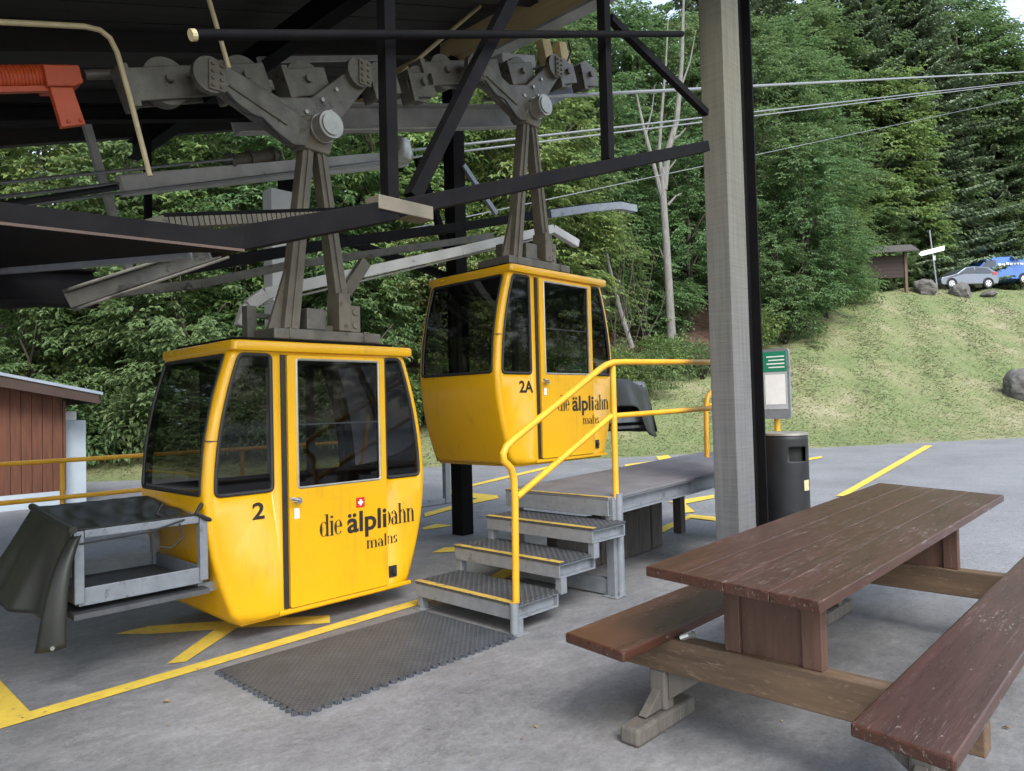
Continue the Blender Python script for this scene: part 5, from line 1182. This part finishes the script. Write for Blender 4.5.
for i in range(6): fbox(mb, T, (-1.45, -.06, 0.95+i*0.23), (1.4, .0, 0.95+i*0.23+0.222))
obj('board_panel', mb, MT['dark_wood'], hb)
for x in (-1.35, 1.42):
    mb = MB(); fbox(mb, T, (x-.08, -.12, -0.3), (x+.08, .04, 2.55)); obj('post', mb, MT['fascia'] if x < 0 else MT['frame_wood'], hb)
mb = MB(); mb.add([T(*p) for p in ((-1.9, -.75, 2.35), (1.9, -.75, 2.45), (1.9, .1, 2.95), (-1.9, .1, 2.85), (-1.9, -.75, 2.42), (1.9, -.75, 2.52), (1.9, .1, 3.02), (-1.9, .1, 2.92))],
       [(0,3,2,1),(4,5,6,7),(0,1,5,4),(1,2,6,5),(2,3,7,6),(3,0,4,7)]); obj('shingle_roof', mb, MT['sleeper'], hb)
o, T = frame_at(26.5, 44.6, 0)
sp_ = thing('signpost', o, 'slender grey post with white arrow-shaped direction sign in front of silver car', 'signpost')
mb = MB(); mb.tube([T(0.12, 0, -.2), T(-0.25, 0, 3.9)], 0.05, 10); obj('post', mb, MT['galv'], sp_, smooth=True)
mb = MB()
mb.prism([T(*p) for p in ((-1.0, -.06, 2.42), (-.85, -.06, 2.3), (0.6, -.06, 2.62), (0.62, -.06, 2.92), (-.85, -.06, 2.58))], T(0, .03, 0)-T(0, 0, 0)); obj('arrow_plate', mb, MT['white'], sp_)
mb = MB(); fbox(mb, T, (-.14, -.07, 2.0), (0.02, -.04, 2.3)); obj('small_plate', mb, MT['sign_grey'], sp_)

def car(o, T, name, label, cat, body, prof, glassprof, wheels, rw, width, paint, tail, extra=None):
    c = thing(name, o, label, cat)
    mb = MB(); hw = width/2
    # body: side profile lofted with tumblehome towards the roof
    n = len(prof); secs = []
    for yy, k in ((-hw, 1), (-hw*0.96, 0), (hw*0.96, 0), (hw, 1)): secs.append(yy)
    zmid = 0.95
    def tumble(z): return 1-0.16*max(0, z-zmid)
    vs = []
    for sy_ in (-1, 1):
        for (x, z) in prof: vs.append(T(x, sy_*hw*tumble(z), z))
    fs = [tuple(range(n))[::-1], tuple(range(n, 2*n))]+[(i, (i+1) % n, n+(i+1) % n, n+i) for i in range(n)]
    mb.add(vs, fs); bd = obj('body', mb, paint, c, bevel=0.05, smooth=False)
    for gl in glassprof:
        for sy_ in (-1, 1):
            mb = MB(); mb.prism([T(x, sy_*(hw*tumble(z)+0.006), z) for x, z in gl], T(0, -sy_*0.02, 0)-T(0, 0, 0)); obj('side_window', mb, MT['car_glass'], c)
    for x in wheels:
        for sy_ in (-1, 1):
            mb = MB(); y0_ = sy_*(hw-0.20); y1_ = sy_*(hw+0.012)
            mb.cyl(T(x, y0_, rw), T(x, y1_, rw), rw, 26); w = obj('wheel', mb, MT['tyre'], c, smooth=True)
            mb = MB(); mb.cyl(T(x, y1_, rw), T(x, y1_+sy_*0.01, rw), rw*0.66, 20); rm = obj('rim', mb, MT['rim'], w, smooth=True)
            mb = MB()
            for k in range(5):
                th = 2*math.pi*k/5; th2 = th+0.55; y2 = y1_+sy_*0.0115
                mb.quad(*[T(x+rw*q*math.cos(t), y2, rw+rw*q*math.sin(t)) for q, t in ((.2, th+.15), (.58, th+.15), (.58, th2+.1), (.2, th2))])
            obj('spoke_gap', mb, MT['tyre'], w)
            mb = MB(); pts = [T(x+rw*1.13*math.cos(t), sy_*(hw+0.004), rw+rw*1.13*math.sin(t)) for t in [math.pi*i/12 for i in range(13)]]
            mb.tube(pts, 0.035, 6); obj('wheel_arch', mb, MT['tyre'], c)
    for zz in tail:
        for sy_ in (-1, 1):
            mb = MB(); mb.prism([T(x, sy_*(hw*tumble(z)+0.008), z) for x, z in zz], T(0, -sy_*0.05, 0)-T(0, 0, 0)); obj('tail_light', mb, MT['lamp_red'], c)
    return c
zc = 8.15
oc, T = frame_at(29.9, 47.5, 0.10, 8.35); 
prof = [(-2.0, .30), (-2.05, .55), (-1.95, .72), (-1.15, .90), (-0.95, .95), (-0.25, 1.38), (0.3, 1.45), (1.35, 1.40), (1.85, 1.08), (1.98, .9), (2.02, .5), (1.95, .28), (-1.9, .24)]
car(oc, T, 'parked_car', 'silver-grey hatchback parked on the road above the grass', 'car', None, prof,
    [[(-0.80, .97), (-0.20, 1.33), (0.32, 1.38), (0.36, .97)], [(0.42, .97), (0.40, 1.38), (1.25, 1.33), (1.55, 1.05), (1.5, .97)]], (-1.30, 1.25), .31, 1.72, MT['silver'], [[(1.62, .88), (1.6, 1.05), (1.85, 1.06), (1.97, .88)]])
ov, T2 = frame_at(34.4, 51.0, 0.10, 9.1)
profv = [(-2.6, .35), (-2.65, .7), (-2.5, .98), (-1.85, 1.12), (-1.2, 1.80), (-0.8, 1.92), (2.35, 1.95), (2.5, 1.7), (2.55, .5), (2.5, .32)]
vn = car(ov, T2, 'parked_van', 'blue delivery van with white lettering parked behind the silver car', 'van', None, profv,
    [[(-1.55, 1.15), (-1.1, 1.66), (-0.45, 1.70), (-0.42, 1.15)]], (-1.7, 1.55), .34, 1.9, MT['blue'], [[(2.38, 1.0), (2.38, 1.35), (2.5, 1.35), (2.52, 1.0)]])
mb = MB()
hwv = 0.95
for (x0, x1, z0, z1) in ((0.3, 0.52, 1.36, 1.50), (0.58, 0.8, 1.36, 1.47), (0.86, 1.06, 1.36, 1.47), (1.12, 1.3, 1.36, 1.50), (1.36, 1.6, 1.36, 1.47), (-0.3, -0.1, 1.3, 1.44), (-.04, .2, 1.3, 1.41), (1.75, 2.05, 1.0, 1.2)):
    t_ = 1-0.16*max(0, z1-0.95); mb.quad(T2(x0, -hwv*(1-0.16*max(0, z0-.95))-0.007, z0), T2(x1, -hwv*(1-0.16*max(0, z0-.95))-0.007, z0), T2(x1, -hwv*t_-0.007, z1), T2(x0, -hwv*t_-0.007, z1))
obj('lettering', mb, MT['white'], vn)
mb = MB()
for x in (-.3, 0.8, 1.9): mb.beam(T2(x, -.75, 2.0), T2(x, .75, 2.0), 0.06, 0.05)
obj('roof_bars', mb, MT['galv'], vn)

# ------------------------------------------------------------------ trees
def leaf(mb, c, d, n, L, W):
    d = d.normalized(); s = d.cross(n)
    if s.length < 1e-4: s = d.orthogonal()
    s.normalize(); nn = s.cross(d).normalized()
    b = len(mb.v); fold = nn*(W*0.25)
    mb.v += [c, c+d*L*0.45+s*W*0.5+fold, c+d*L-nn*L*0.15, c+d*L*0.45-s*W*0.5+fold]
    mb.f.append((b, b+1, b+2, b+3))
def rvec(rnd): 
    while True:
        v = Vector((rnd.uniform(-1, 1), rnd.uniform(-1, 1), rnd.uniform(-1, 1)))
        if 0.05 < v.length < 1: return v
def mesh_only(mb, name, m, smooth=False):
    me = bpy.data.meshes.new(name); me.from_pydata([tuple(v) for v in mb.v], [], mb.f); me.update(); me.materials.append(m)
    if smooth:
        for p in me.polygons: p.use_smooth = True
    return me
def broadleaf(seed, H, Rr, z0, nclump, nleaf, L, lm, taper=0.5, clump=0.75, trunk_r=0.16):
    rnd = random.Random(seed); tk = MB(); cr = MB()
    ax = [Vector((0, 0, -0.6))]; p = Vector((0, 0, 0)); n = 7
    for i in range(1, n+1):
        ax.append(Vector((rnd.uniform(-.25, .25)*i/n*1.6, rnd.uniform(-.25, .25)*i/n*1.6, H*0.92*i/n)))
    tk.tube(ax, [trunk_r*(1-0.85*i/n) for i in range(n+1)], 8)
    cl = []
    lobes = []
    nl = 11
    for i in range(nl):
        t = (i+0.5)/nl; z = lerp(z0, H*0.93, t)
        w = Rr*math.sin(math.pi*(0.22+0.70*t))**0.7*rnd.uniform(0.55, 0.85)
        a = i*2.4+rnd.uniform(-.5, .5)
        lobes.append((Vector((w*math.cos(a)*0.75, w*math.sin(a)*0.75, z)), rnd.uniform(0.34, 0.52)*Rr))
    lobes.append((Vector((0, 0, H*0.92)), Rr*0.36))
    for c, rr_ in lobes:
        b = c.normalized(); base = Vector((0, 0, max(0.2, c.z-1.2-c.xy.length*0.5)))
        tk.tube([base, base.lerp(c, 0.5)+Vector((0, 0, .15)), c], [trunk_r*0.35, trunk_r*0.22, 0.015], 5)
    for _ in range(nclump):
        c, rr_ = rnd.choice(lobes); v = rvec(rnd).normalized()*rr_*rnd.uniform(0.6, 1.08)
        v.z *= 0.8; cl.append(c+v)
    per = nleaf//nclump
    for c in cl:
        out = Vector((c.x, c.y, 0)); 
        if out.length < 0.1: out = rvec(rnd)
        out = out.normalized()
        sz = clump*rnd.uniform(0.7, 1.25)
        a = (out+rvec(rnd)*0.7).normalized(); a.z = a.z*0.4-0.12
        # a leafy spray: twigs fanning out along a, leaves set along them
        for k in range(max(1, per//7)):
            tw = (a+rvec(rnd)*0.75).normalized(); tw.z = tw.z*0.55
            st_ = c+rvec(rnd)*sz*0.35; ln = sz*rnd.uniform(0.45, 0.9)
            for j in range(7):
                t = (j+1)/7; q = st_+tw*ln*t-Vector((0, 0, 0.18*ln*t*t))
                side = tw.cross(Vector((0, 0, 1))).normalized()*(1 if j % 2 else -1)
                dd = tw*0.55+side*0.8+Vector((0, 0, rnd.uniform(-.55, .05)))
                if j == 6: dd = tw+Vector((0, 0, -.35))
                leaf(cr, q, dd, Vector((rnd.uniform(-.35, .35), rnd.uniform(-.35, .35), 1))+out*0.25, L*rnd.uniform(0.75, 1.25), L*0.5*rnd.uniform(0.8, 1.2))
    return mesh_only(tk, 'trunk', MT['bark'], True), mesh_only(cr, 'crown', lm)
def conifer(seed, H, Rr, nwh, lm):
    rnd = random.Random(seed); tk = MB(); cr = MB()
    tk.tube([(0, 0, -.6), (0, 0, H*0.5), (0.1, 0, H*0.98)], [0.26, 0.17, 0.02], 8)
    for i in range(nwh):
        t = (i+0.5)/nwh; z = lerp(H*0.05, H*0.985, t); w = Rr*(1-t)**0.75*rnd.uniform(0.8, 1.12)+0.15
        nb_ = 8 if t < 0.8 else 5
        for k in range(nb_):
            a = 2*math.pi*k/nb_+i*1.1+rnd.uniform(-.25, .25); d = Vector((math.cos(a), math.sin(a), 0)); sd = Vector((-d.y, d.x, 0))
            ww = w*rnd.uniform(0.6, 1.2); zj = z+rnd.uniform(-.45, .45)*min(1, w*0.5); m_ = max(4, int(ww*7))
            for j in range(m_):
                s_ = (j+0.5)/m_; q = Vector((0, 0, zj))+d*ww*s_+Vector((0, 0, -0.28*ww*s_+0.16*ww*s_*s_))
                lw = (0.5*(1-s_)+0.14)*min(1.1, ww*0.5)
                for sg_ in (-1, 1):
                    for h in range(2):
                        dd = sd*sg_+d*rnd.uniform(0.3, 0.9)+Vector((0, 0, rnd.uniform(-.75, -.1)))
                        leaf(cr, q+rvec(rnd)*0.05, dd, Vector((rnd.uniform(-.3, .3), rnd.uniform(-.3, .3), 1)), lw*rnd.uniform(0.7, 1.3), 0.2)
    return mesh_only(tk, 'trunk', MT['bark'], True), mesh_only(cr, 'crown', lm)
def shrub(seed, H, Rr, n, L, lm):
    rnd = random.Random(seed); tk = MB(); cr = MB()
    for k in range(9):
        a = rnd.uniform(0, 6.28); e = Vector((math.cos(a)*Rr*rnd.uniform(.3, .9), math.sin(a)*Rr*rnd.uniform(.3, .9), H*rnd.uniform(.5, 1.0)))
        tk.tube([(0, 0, -.2), e*0.5+Vector((0, 0, .15)), e], [.03, .02, .006], 5)
    lob = [(Vector((rnd.uniform(-.6, .6)*Rr, rnd.uniform(-.6, .6)*Rr, H*rnd.uniform(.25, .75))), rnd.uniform(.35, .6)*Rr) for _ in range(9)]
    for k in range(n):
        c, r_ = rnd.choice(lob); v = rvec(rnd).normalized(); q = c+v*r_*rnd.uniform(.65, 1.05)
        q.z = max(0.04, q.z); d = v+rvec(rnd)*0.8; d.z -= 0.25
        leaf(cr, q, d, Vector((0, 0, 1))+rvec(rnd)*0.5, L*rnd.uniform(.7, 1.3), L*.5)
    return mesh_only(tk, 'stems', MT['bark'], True), mesh_only(cr, 'foliage', lm)
KIND = {
 'ash': broadleaf(1, 9.5, 3.1, 0.9, 330, 15000, 0.22, MT['leaf_light'], clump=0.85),
 'maple': broadleaf(2, 9.0, 3.3, 0.7, 360, 16000, 0.20, MT['leaf_mid'], clump=0.8),
 'beech': broadleaf(3, 12.5, 3.3, 1.2, 420, 18000, 0.21, MT['leaf_mid'], clump=0.85, trunk_r=0.2),
 'hazel': broadleaf(4, 5.2, 2.5, 0.4, 260, 11000, 0.17, MT['leaf_mid'], clump=0.65, trunk_r=0.08),
 'hornbeam': broadleaf(5, 6.0, 2.6, 0.5, 240, 9000, 0.16, MT['leaf_yellow'], clump=0.8, trunk_r=0.09),
 'spruce': conifer(6, 17, 3.9, 52, MT['needle']),
 'larch': conifer(10, 17, 4.2, 64, MT['needle']),
 'fir': conifer(8, 13, 3.4, 44, MT['needle']),
 'bush': shrub(7, 1.5, 1.25, 3000, 0.15, MT['leaf_light']),
 'scrub': shrub(9, 1.2, 1.5, 3000, 0.13, MT['leaf_mid']),
}
def plant(kind, r, d, s, name, label, cat='tree', group=None, rot=None, zoff=0.0, sz=None):
    x, y = rd(r, d); z = terrain(r, d)+zoff
    t = thing(name, (x, y, z), label, cat, group)
    t.rotation_euler = (0, 0, rot if rot is not None else random.uniform(0, 6.28)); t.scale = (s, s, s*(sz or 1))
    a, b = KIND[kind]
    for me, nm in ((a, 'trunk' if cat == 'tree' else 'stem'), (b, 'crown' if cat == 'tree' else 'foliage')):
        o = bpy.data.objects.new(nm, me); COL.objects.link(o); o.parent = t
    return t
random.seed(21)
G_EDGE = 'leafy trees along the edge of the wood'
edge = [  # kind, r, d, scale, label
 ('maple', -16.8, 20.2, 0.95, 'dense dark leafy tree behind the roof of the shed at the left edge'),
 ('ash', -14.0, 21.6, 1.0, 'bright green tree seen below the orange spring buffer'),
 ('hazel', -12.7, 18.9, 0.85, 'low dark bushy tree just right of the shed and its pale cabinet'),
 ('maple', -11.0, 21.2, 1.0, 'leafy tree framed between the orange clamp and the leaning grey strut'),
 ('ash', -8.7, 22.4, 1.05, 'bright large-leaved tree behind the white column'),
 ('hazel', -8.9, 19.4, 1.0, 'low dense tree behind the left end window of cabin 2'),
 ('maple', -6.4, 21.8, 1.0, 'dark leafy tree behind the roof of cabin 2'),
 ('ash', -4.2, 23.6, 1.1, 'bright leafy tree seen between the two cabin hangers'),
 ('hazel', -4.8, 20.6, 1.0, 'low dark tree filling the gap between the roofs of cabins 2 and 2A'),
 ('hornbeam', -2.2, 22.6, 1.0, 'yellow-green tree behind the roof of cabin 2A'),
 ('ash', 0.4, 25.2, 1.1, 'pale green tree under the tip of the dark guide rail'),
 ('hornbeam', 3.0, 27.8, 1.05, 'yellowish airy tree with thin branches right of cabin 2A'),
 ('hazel', 5.9, 31.5, 1.0, 'dark tree just left of the bare pale trunk'),
 ('maple', 8.4, 33.5, 1.0, 'dark leafy tree between the bare pale trunk and the timber post'),
 ('beech', 12.9, 37.0, 1.12, 'tall bright leafy tree right of the timber post'),
 ('maple', 14.6, 35.4, 0.95, 'round dark green tree standing lowest at the top edge of the grass'),
 ('beech', 16.6, 41.5, 1.15, 'broad bright tree with sunlit upper crown left of the timber board'),
 ('hazel', 16.4, 37.2, 1.0, 'low bushy tree next to the dark timber board'),
 ('maple', 20.6, 46.5, 1.15, 'leafy tree overhanging the roof of the dark timber board'),
]
for k, r, d, s, lab in edge: plant(k, r, d, s, 'leafy_tree', lab)
for k, r, d, s, lab in (('hazel', 12.6, 33.6, 0.9, 'bright low tree hugging the grass right of the timber post'), ('ash', 19.2, 43.5, 0.75, 'light green tree just left of the dark timber board'), ('beech', 22.4, 50.5, 1.35, 'pale green tall tree behind the timber board'), ('ash', 26.2, 51.5, 1.7, 'pale green broad tree behind the signpost')):
    plant(k, r, d, s, 'leafy_tree', lab)
G_B = 'leafy trees filling the wood behind the station'
for r, d, k, s in ((-19, 24, 'beech', 1.0), (-16, 26.5, 'ash', 1.25), (-12.5, 26, 'beech', 1.0), (-9.5, 27.5, 'maple', 1.3), (-6.0, 27, 'beech', 1.1), (-2.6, 27.5, 'beech', 1.1), (1.2, 30, 'beech', 1.15),
                   (4.4, 33, 'maple', 1.2), (7.0, 38, 'beech', 1.25), (10.5, 40, 'beech', 1.25), (3.0, 37, 'beech', 1.3), (-1.5, 33, 'ash', 1.4), (-5, 33, 'maple', 1.4), (-9, 34, 'beech', 1.2), (-14, 33, 'beech', 1.2), (-19, 31, 'beech', 1.2), (-24, 28, 'maple', 1.2), (-24, 35, 'beech', 1.2),
                   (14.2, 43, 'beech', 1.3), (18.5, 46, 'beech', 1.3), (6.0, 44, 'beech', 1.4), (11.5, 47, 'beech', 1.4), (1.0, 43, 'beech', 1.4), (-4, 42, 'beech', 1.4), (-10, 42, 'beech', 1.3), (-17, 41, 'beech', 1.3)):
    plant(k, r+random.uniform(-.4, .4), d, s, 'leafy_tree', 'tall leafy tree standing deep in the wood behind the edge trees', group=G_B)
G_C = 'dark conifers above the road'
con = [(25.4, 56, 'spruce', 1.55), (30.2, 57, 'spruce', 1.75), (34.6, 58, 'spruce', 1.6), (39.6, 57.5, 'spruce', 1.36), (44.5, 60, 'fir', 1.4),
       (22.6, 53, 'beech', 1.75), (27.6, 55, 'larch', 1.65), (32.4, 56, 'larch', 1.75), (37.0, 58, 'beech', 1.95), (41.4, 59, 'beech', 1.85), (46, 61, 'beech', 1.7), (24.8, 59, 'beech', 2.1), (29.4, 60, 'beech', 2.15), (34.2, 62, 'beech', 2.2), (39.2, 62.5, 'beech', 2.1),
       (24.0, 64, 'spruce', 1.9), (28.8, 65, 'spruce', 1.9), (33.0, 66, 'spruce', 1.85), (37.6, 66, 'spruce', 1.7), (20.0, 58, 'spruce', 1.8), (16.5, 56, 'spruce', 1.8), (42.0, 66, 'spruce', 1.35)]
for r, d, k, s in con:
    if k == 'beech': plant(k, r, d, s, 'leafy_tree', 'tall pale leafy tree among the dark conifers above the road', group='leafy trees among the conifers')
    else: plant(k, r, d, s, 'conifer', 'tall dark conifer on the slope above the parked car and van', group=G_C)
for r, d, k, s, lab in ((34.3, 55.5, 'hazel', 1.15, 'low leafy tree directly behind the blue van'), (30.6, 52.5, 'hazel', 1.05, 'low leafy tree right behind the silver car'), (26.4, 49.5, 'maple', 0.62, 'small leafy tree left of the signpost behind the boulders'), (38.5, 54, 'maple', 0.85, 'leafy tree at the right edge beyond the blue van')):
    plant(k, r, d, s, 'leafy_tree', lab)
for r, d, k, s in ((-21, 17, 'beech', 1.7), (-22, 12, 'beech', 1.8), (-23, 6.5, 'beech', 1.8), (-24, 1, 'beech', 1.8), (-24, -5, 'beech', 1.7), (-21, 21, 'hazel', 1.1), (-24, 8.5, 'hazel', 1.1), (-17.5, 14.2, 'hazel', 1.5), (-18.5, 10.6, 'hazel', 1.6), (-19.5, 7, 'hazel', 1.6), (-20, 3.2, 'hazel', 1.6), (-18.8, 17.2, 'hazel', 1.3), (-20.5, -1, 'hazel', 1.6), (-32, 9, 'beech', 1.4), (-32, -2, 'beech', 1.4)):
    plant(k, r, d, s, 'leafy_tree', 'leafy tree beyond the left edge, seen only mirrored in the cabin windows', group='trees left of the yard')
for r, d, k, s in ((40, 18, 'beech', 1.3), (42, 10, 'maple', 1.4), (42, 2, 'beech', 1.3), (41, -6, 'maple', 1.4), (39, -14, 'beech', 1.3), (45, -1, 'beech', 1.5), (46, 14, 'beech', 1.5)):
    plant(k, r, d, s, 'leafy_tree', 'leafy tree beyond the right edge, seen only mirrored in the cabin windows', group='trees right of the yard')
# undergrowth
G_S = 'bushes along the foot of the wood'
for r, d, k, s, lab in ((3.9, 25.2, 'bush', 0.95, 'bright green bush right of the tarpaulin of cabin 2A'), (5.6, 27.0, 'bush', 0.9, 'bright bush at the foot of the bare pale trunk'), (7.3, 27.8, 'scrub', 1.1, 'spreading dark bush left of the timber post'),
                        (4.8, 25.6, 'scrub', 0.9, 'low dark bush above the far handrail end'), (10.8, 32.0, 'bush', 1.0, 'bright low bush just right of the timber post'), (12.7, 33.4, 'scrub', 1.1, 'low dark bush at the brown leaf litter'), (18.3, 40.6, 'scrub', 1.5, 'wide low bush left of the timber board'), (19.9, 42.4, 'bush', 1.2, 'small bush at the foot of the timber board'), (9.2, 29.8, 'bush', 0.8, 'bush hidden mostly by the timber post')):
    plant(k, r, d, s, 'bush', lab, cat='bush')
for i in range(20):
    r = lerp(-17, 2.6, (i+0.5)/20)+random.uniform(-.3, .3)
    plant(random.choice(('scrub', 'bush', 'scrub')), r, wood_line(r)+random.uniform(-0.2, 0.8), random.uniform(0.85, 1.25), 'bush', 'low bush in the hedge of undergrowth behind the cabins', cat='bush', group=G_S)
# the bare pale trunk
x, y = rd(6.36, 29.4); pt = thing('bare_tree', (x, y, terrain(6.36, 29.4)), 'bare pale-barked tree with few branches standing before the wood', 'tree')
def TT(px, py): return P(px, py, D=29.4)
mb = MB(); mb.tube([TT(672, 352), TT(669.5, 300), TT(666, 240), TT(663, 195), TT(663, 168)], [.20, .17, .15, .14, .11], 12); obj('trunk', mb, MT['pale_bark'], pt, smooth=True)
mb = MB()
mb.tube([TT(664, 205), TT(655, 170), TT(643, 125), TT(636, 92)], [.12, .09, .07, .03], 8)
mb.tube([TT(664, 190), TT(668, 150), TT(677, 120), TT(682, 60), TT(684, -15)], [.14, .13, .11, .08, .04], 8)
mb.tube([TT(662, 180), TT(659, 150), TT(662, 110), TT(666, 62), TT(668, 20)], [.09, .07, .06, .04, .02], 7)
mb.tube([TT(672, 140), TT(680, 135), TT(686, 128)], [.06, .04, .02], 6); mb.tube([TT(668, 170), TT(676, 160)], [.05, .02], 6); mb.tube([TT(668, 205), TT(676, 196), TT(682, 193)], [.06, .035, .015], 6); mb.tube([TT(665, 262), TT(659, 246)], [.04, .015], 6)
mb.tube([TT(646, 135), TT(652, 110), TT(655, 85)], [.04, .03, .01], 6); mb.tube([TT(680, 90), TT(690, 62), TT(696, 30)], [.05, .03, .01], 6)
obj('branch', mb, MT['pale_bark'], pt, smooth=True)
# leaning dead stems right of the raised cabin
x, y = rd(3.1, 25.6); dd_ = thing('dead_stem', (x, y, terrain(3.1, 25.6)), 'thin grey dead stem leaning among twigs right of cabin 2A', 'tree')
mb = MB(); mb.tube([P(632, 348, D=25.6), P(620, 310, D=25.6), P(608, 262, D=25.6), P(600, 215, D=25.6)], [.10, .085, .06, .02], 8); obj('trunk', mb, MT['pale_bark'], dd_, smooth=True)
random.seed(31)
mb = MB()
for i in range(16):
    x0_ = random.uniform(606, 650); y0_ = random.uniform(318, 350); x1_ = x0_+random.uniform(-22, 22); y1_ = y0_-random.uniform(40, 95); D__ = random.uniform(25.0, 26.4)
    mb.tube([P(x0_, y0_, D=D__), P((x0_+x1_)/2+random.uniform(-5, 5), (y0_+y1_)/2, D=D__), P(x1_, y1_, D=D__+.3)], [.02, .015, .006], 5)
obj('twig', mb, MT['bark'], dd_, smooth=True)

# ------------------------------------------------------------------ grass
rnd = random.Random(5); mb = MB(); cnt = 0
while cnt < 60000:
    r = rnd.uniform(-13, 38); d = rnd.uniform(15.5, 53)
    if d < d_edge(r)+0.45+rnd.random()*0.2 or d > wood_line(r)+1.2 or d > d_edge(r)+27 or abs(r/d) > 0.78: continue
    if rnd.random() > min(1, (24/d)**1.2): continue
    cnt += 1
    x, y = rd(r, d); z = terrain(r, d); h = rnd.uniform(.012, .042); b = len(mb.v); w = 0.010+0.0004*d
    for k in range(2):
        a = rnd.uniform(0, 6.28); dx, dy = math.cos(a)*w, math.sin(a)*w; lx, ly = rnd.uniform(-.14, .14), rnd.uniform(-.14, .14)
        b = len(mb.v); mb.v += [Vector((x-dx, y-dy, z-.01)), Vector((x+dx, y+dy, z-.01)), Vector((x+lx, y+ly, z+h))]; mb.f.append((b, b+1, b+2))
obj('grass', mb, MT['grass_blade'], recalc=False, kind='stuff')

rnd = random.Random(77); mb = MB()
for i in range(260):
    x = rnd.uniform(0.8, 6.0); y = rnd.uniform(-0.5, 7.5); a = rnd.uniform(0, 6.28); l = rnd.uniform(.006, .022)*(2.2 if rnd.random() < 0.08 else 1)
    c = Vector((x, y, .0145+.004)); d = Vector((math.cos(a), math.sin(a), 0)); leaf(mb, c, d, Vector((rnd.uniform(-.4, .4), rnd.uniform(-.4, .4), 1)), l, l*0.6)
obj('floor_litter', mb, MT['card'], recalc=False, kind='stuff')

# ------------------------------------------------------------------ light
w = bpy.data.worlds.new('World'); scene.world = w; w.use_nodes = True
nt = w.node_tree; bg = nt.nodes['Background']
sky = nt.nodes.new('ShaderNodeTexSky'); sky.sky_type = 'NISHITA'; sky.sun_disc = False
SUN_EL, SUN_ROT = rad(48), rad(205)
sky.sun_elevation = SUN_EL; sky.sun_rotation = SUN_ROT; sky.air_density = 1.2; sky.dust_density = 1.8; sky.ozone_density = 1.0
hsv = nt.nodes.new('ShaderNodeHueSaturation'); hsv.inputs['Saturation'].default_value = 0.62; nt.links.new(sky.outputs[0], hsv.inputs['Color']); nt.links.new(hsv.outputs[0], bg.inputs[0]); bg.inputs[1].default_value = 0.15
sd_ = bpy.data.lights.new('sun', 'SUN'); sd_.energy = 0.95; sd_.angle = rad(25); sd_.color = (1.0, 0.985, 0.96)
so = bpy.data.objects.new('sun', sd_); COL.objects.link(so)
dirv = Vector((math.sin(SUN_ROT)*math.cos(SUN_EL), math.cos(SUN_ROT)*math.cos(SUN_EL), math.sin(SUN_EL)))
so.rotation_euler = dirv.to_track_quat('Z', 'Y').to_euler()
scene.view_settings.view_transform = 'Standard'; scene.view_settings.look = 'None'; scene.view_settings.gamma = 1
scene.view_settings.use_curve_mapping = False; scene.view_settings.exposure = 1.62
scene.cycles.use_denoising = True; scene.cycles.max_bounces = 8; scene.cycles.diffuse_bounces = 4; scene.cycles.glossy_bounces = 4; scene.cycles.transparent_max_bounces = 12
scene.cycles.use_adaptive_sampling = True; scene.cycles.sample_clamp_indirect = 8
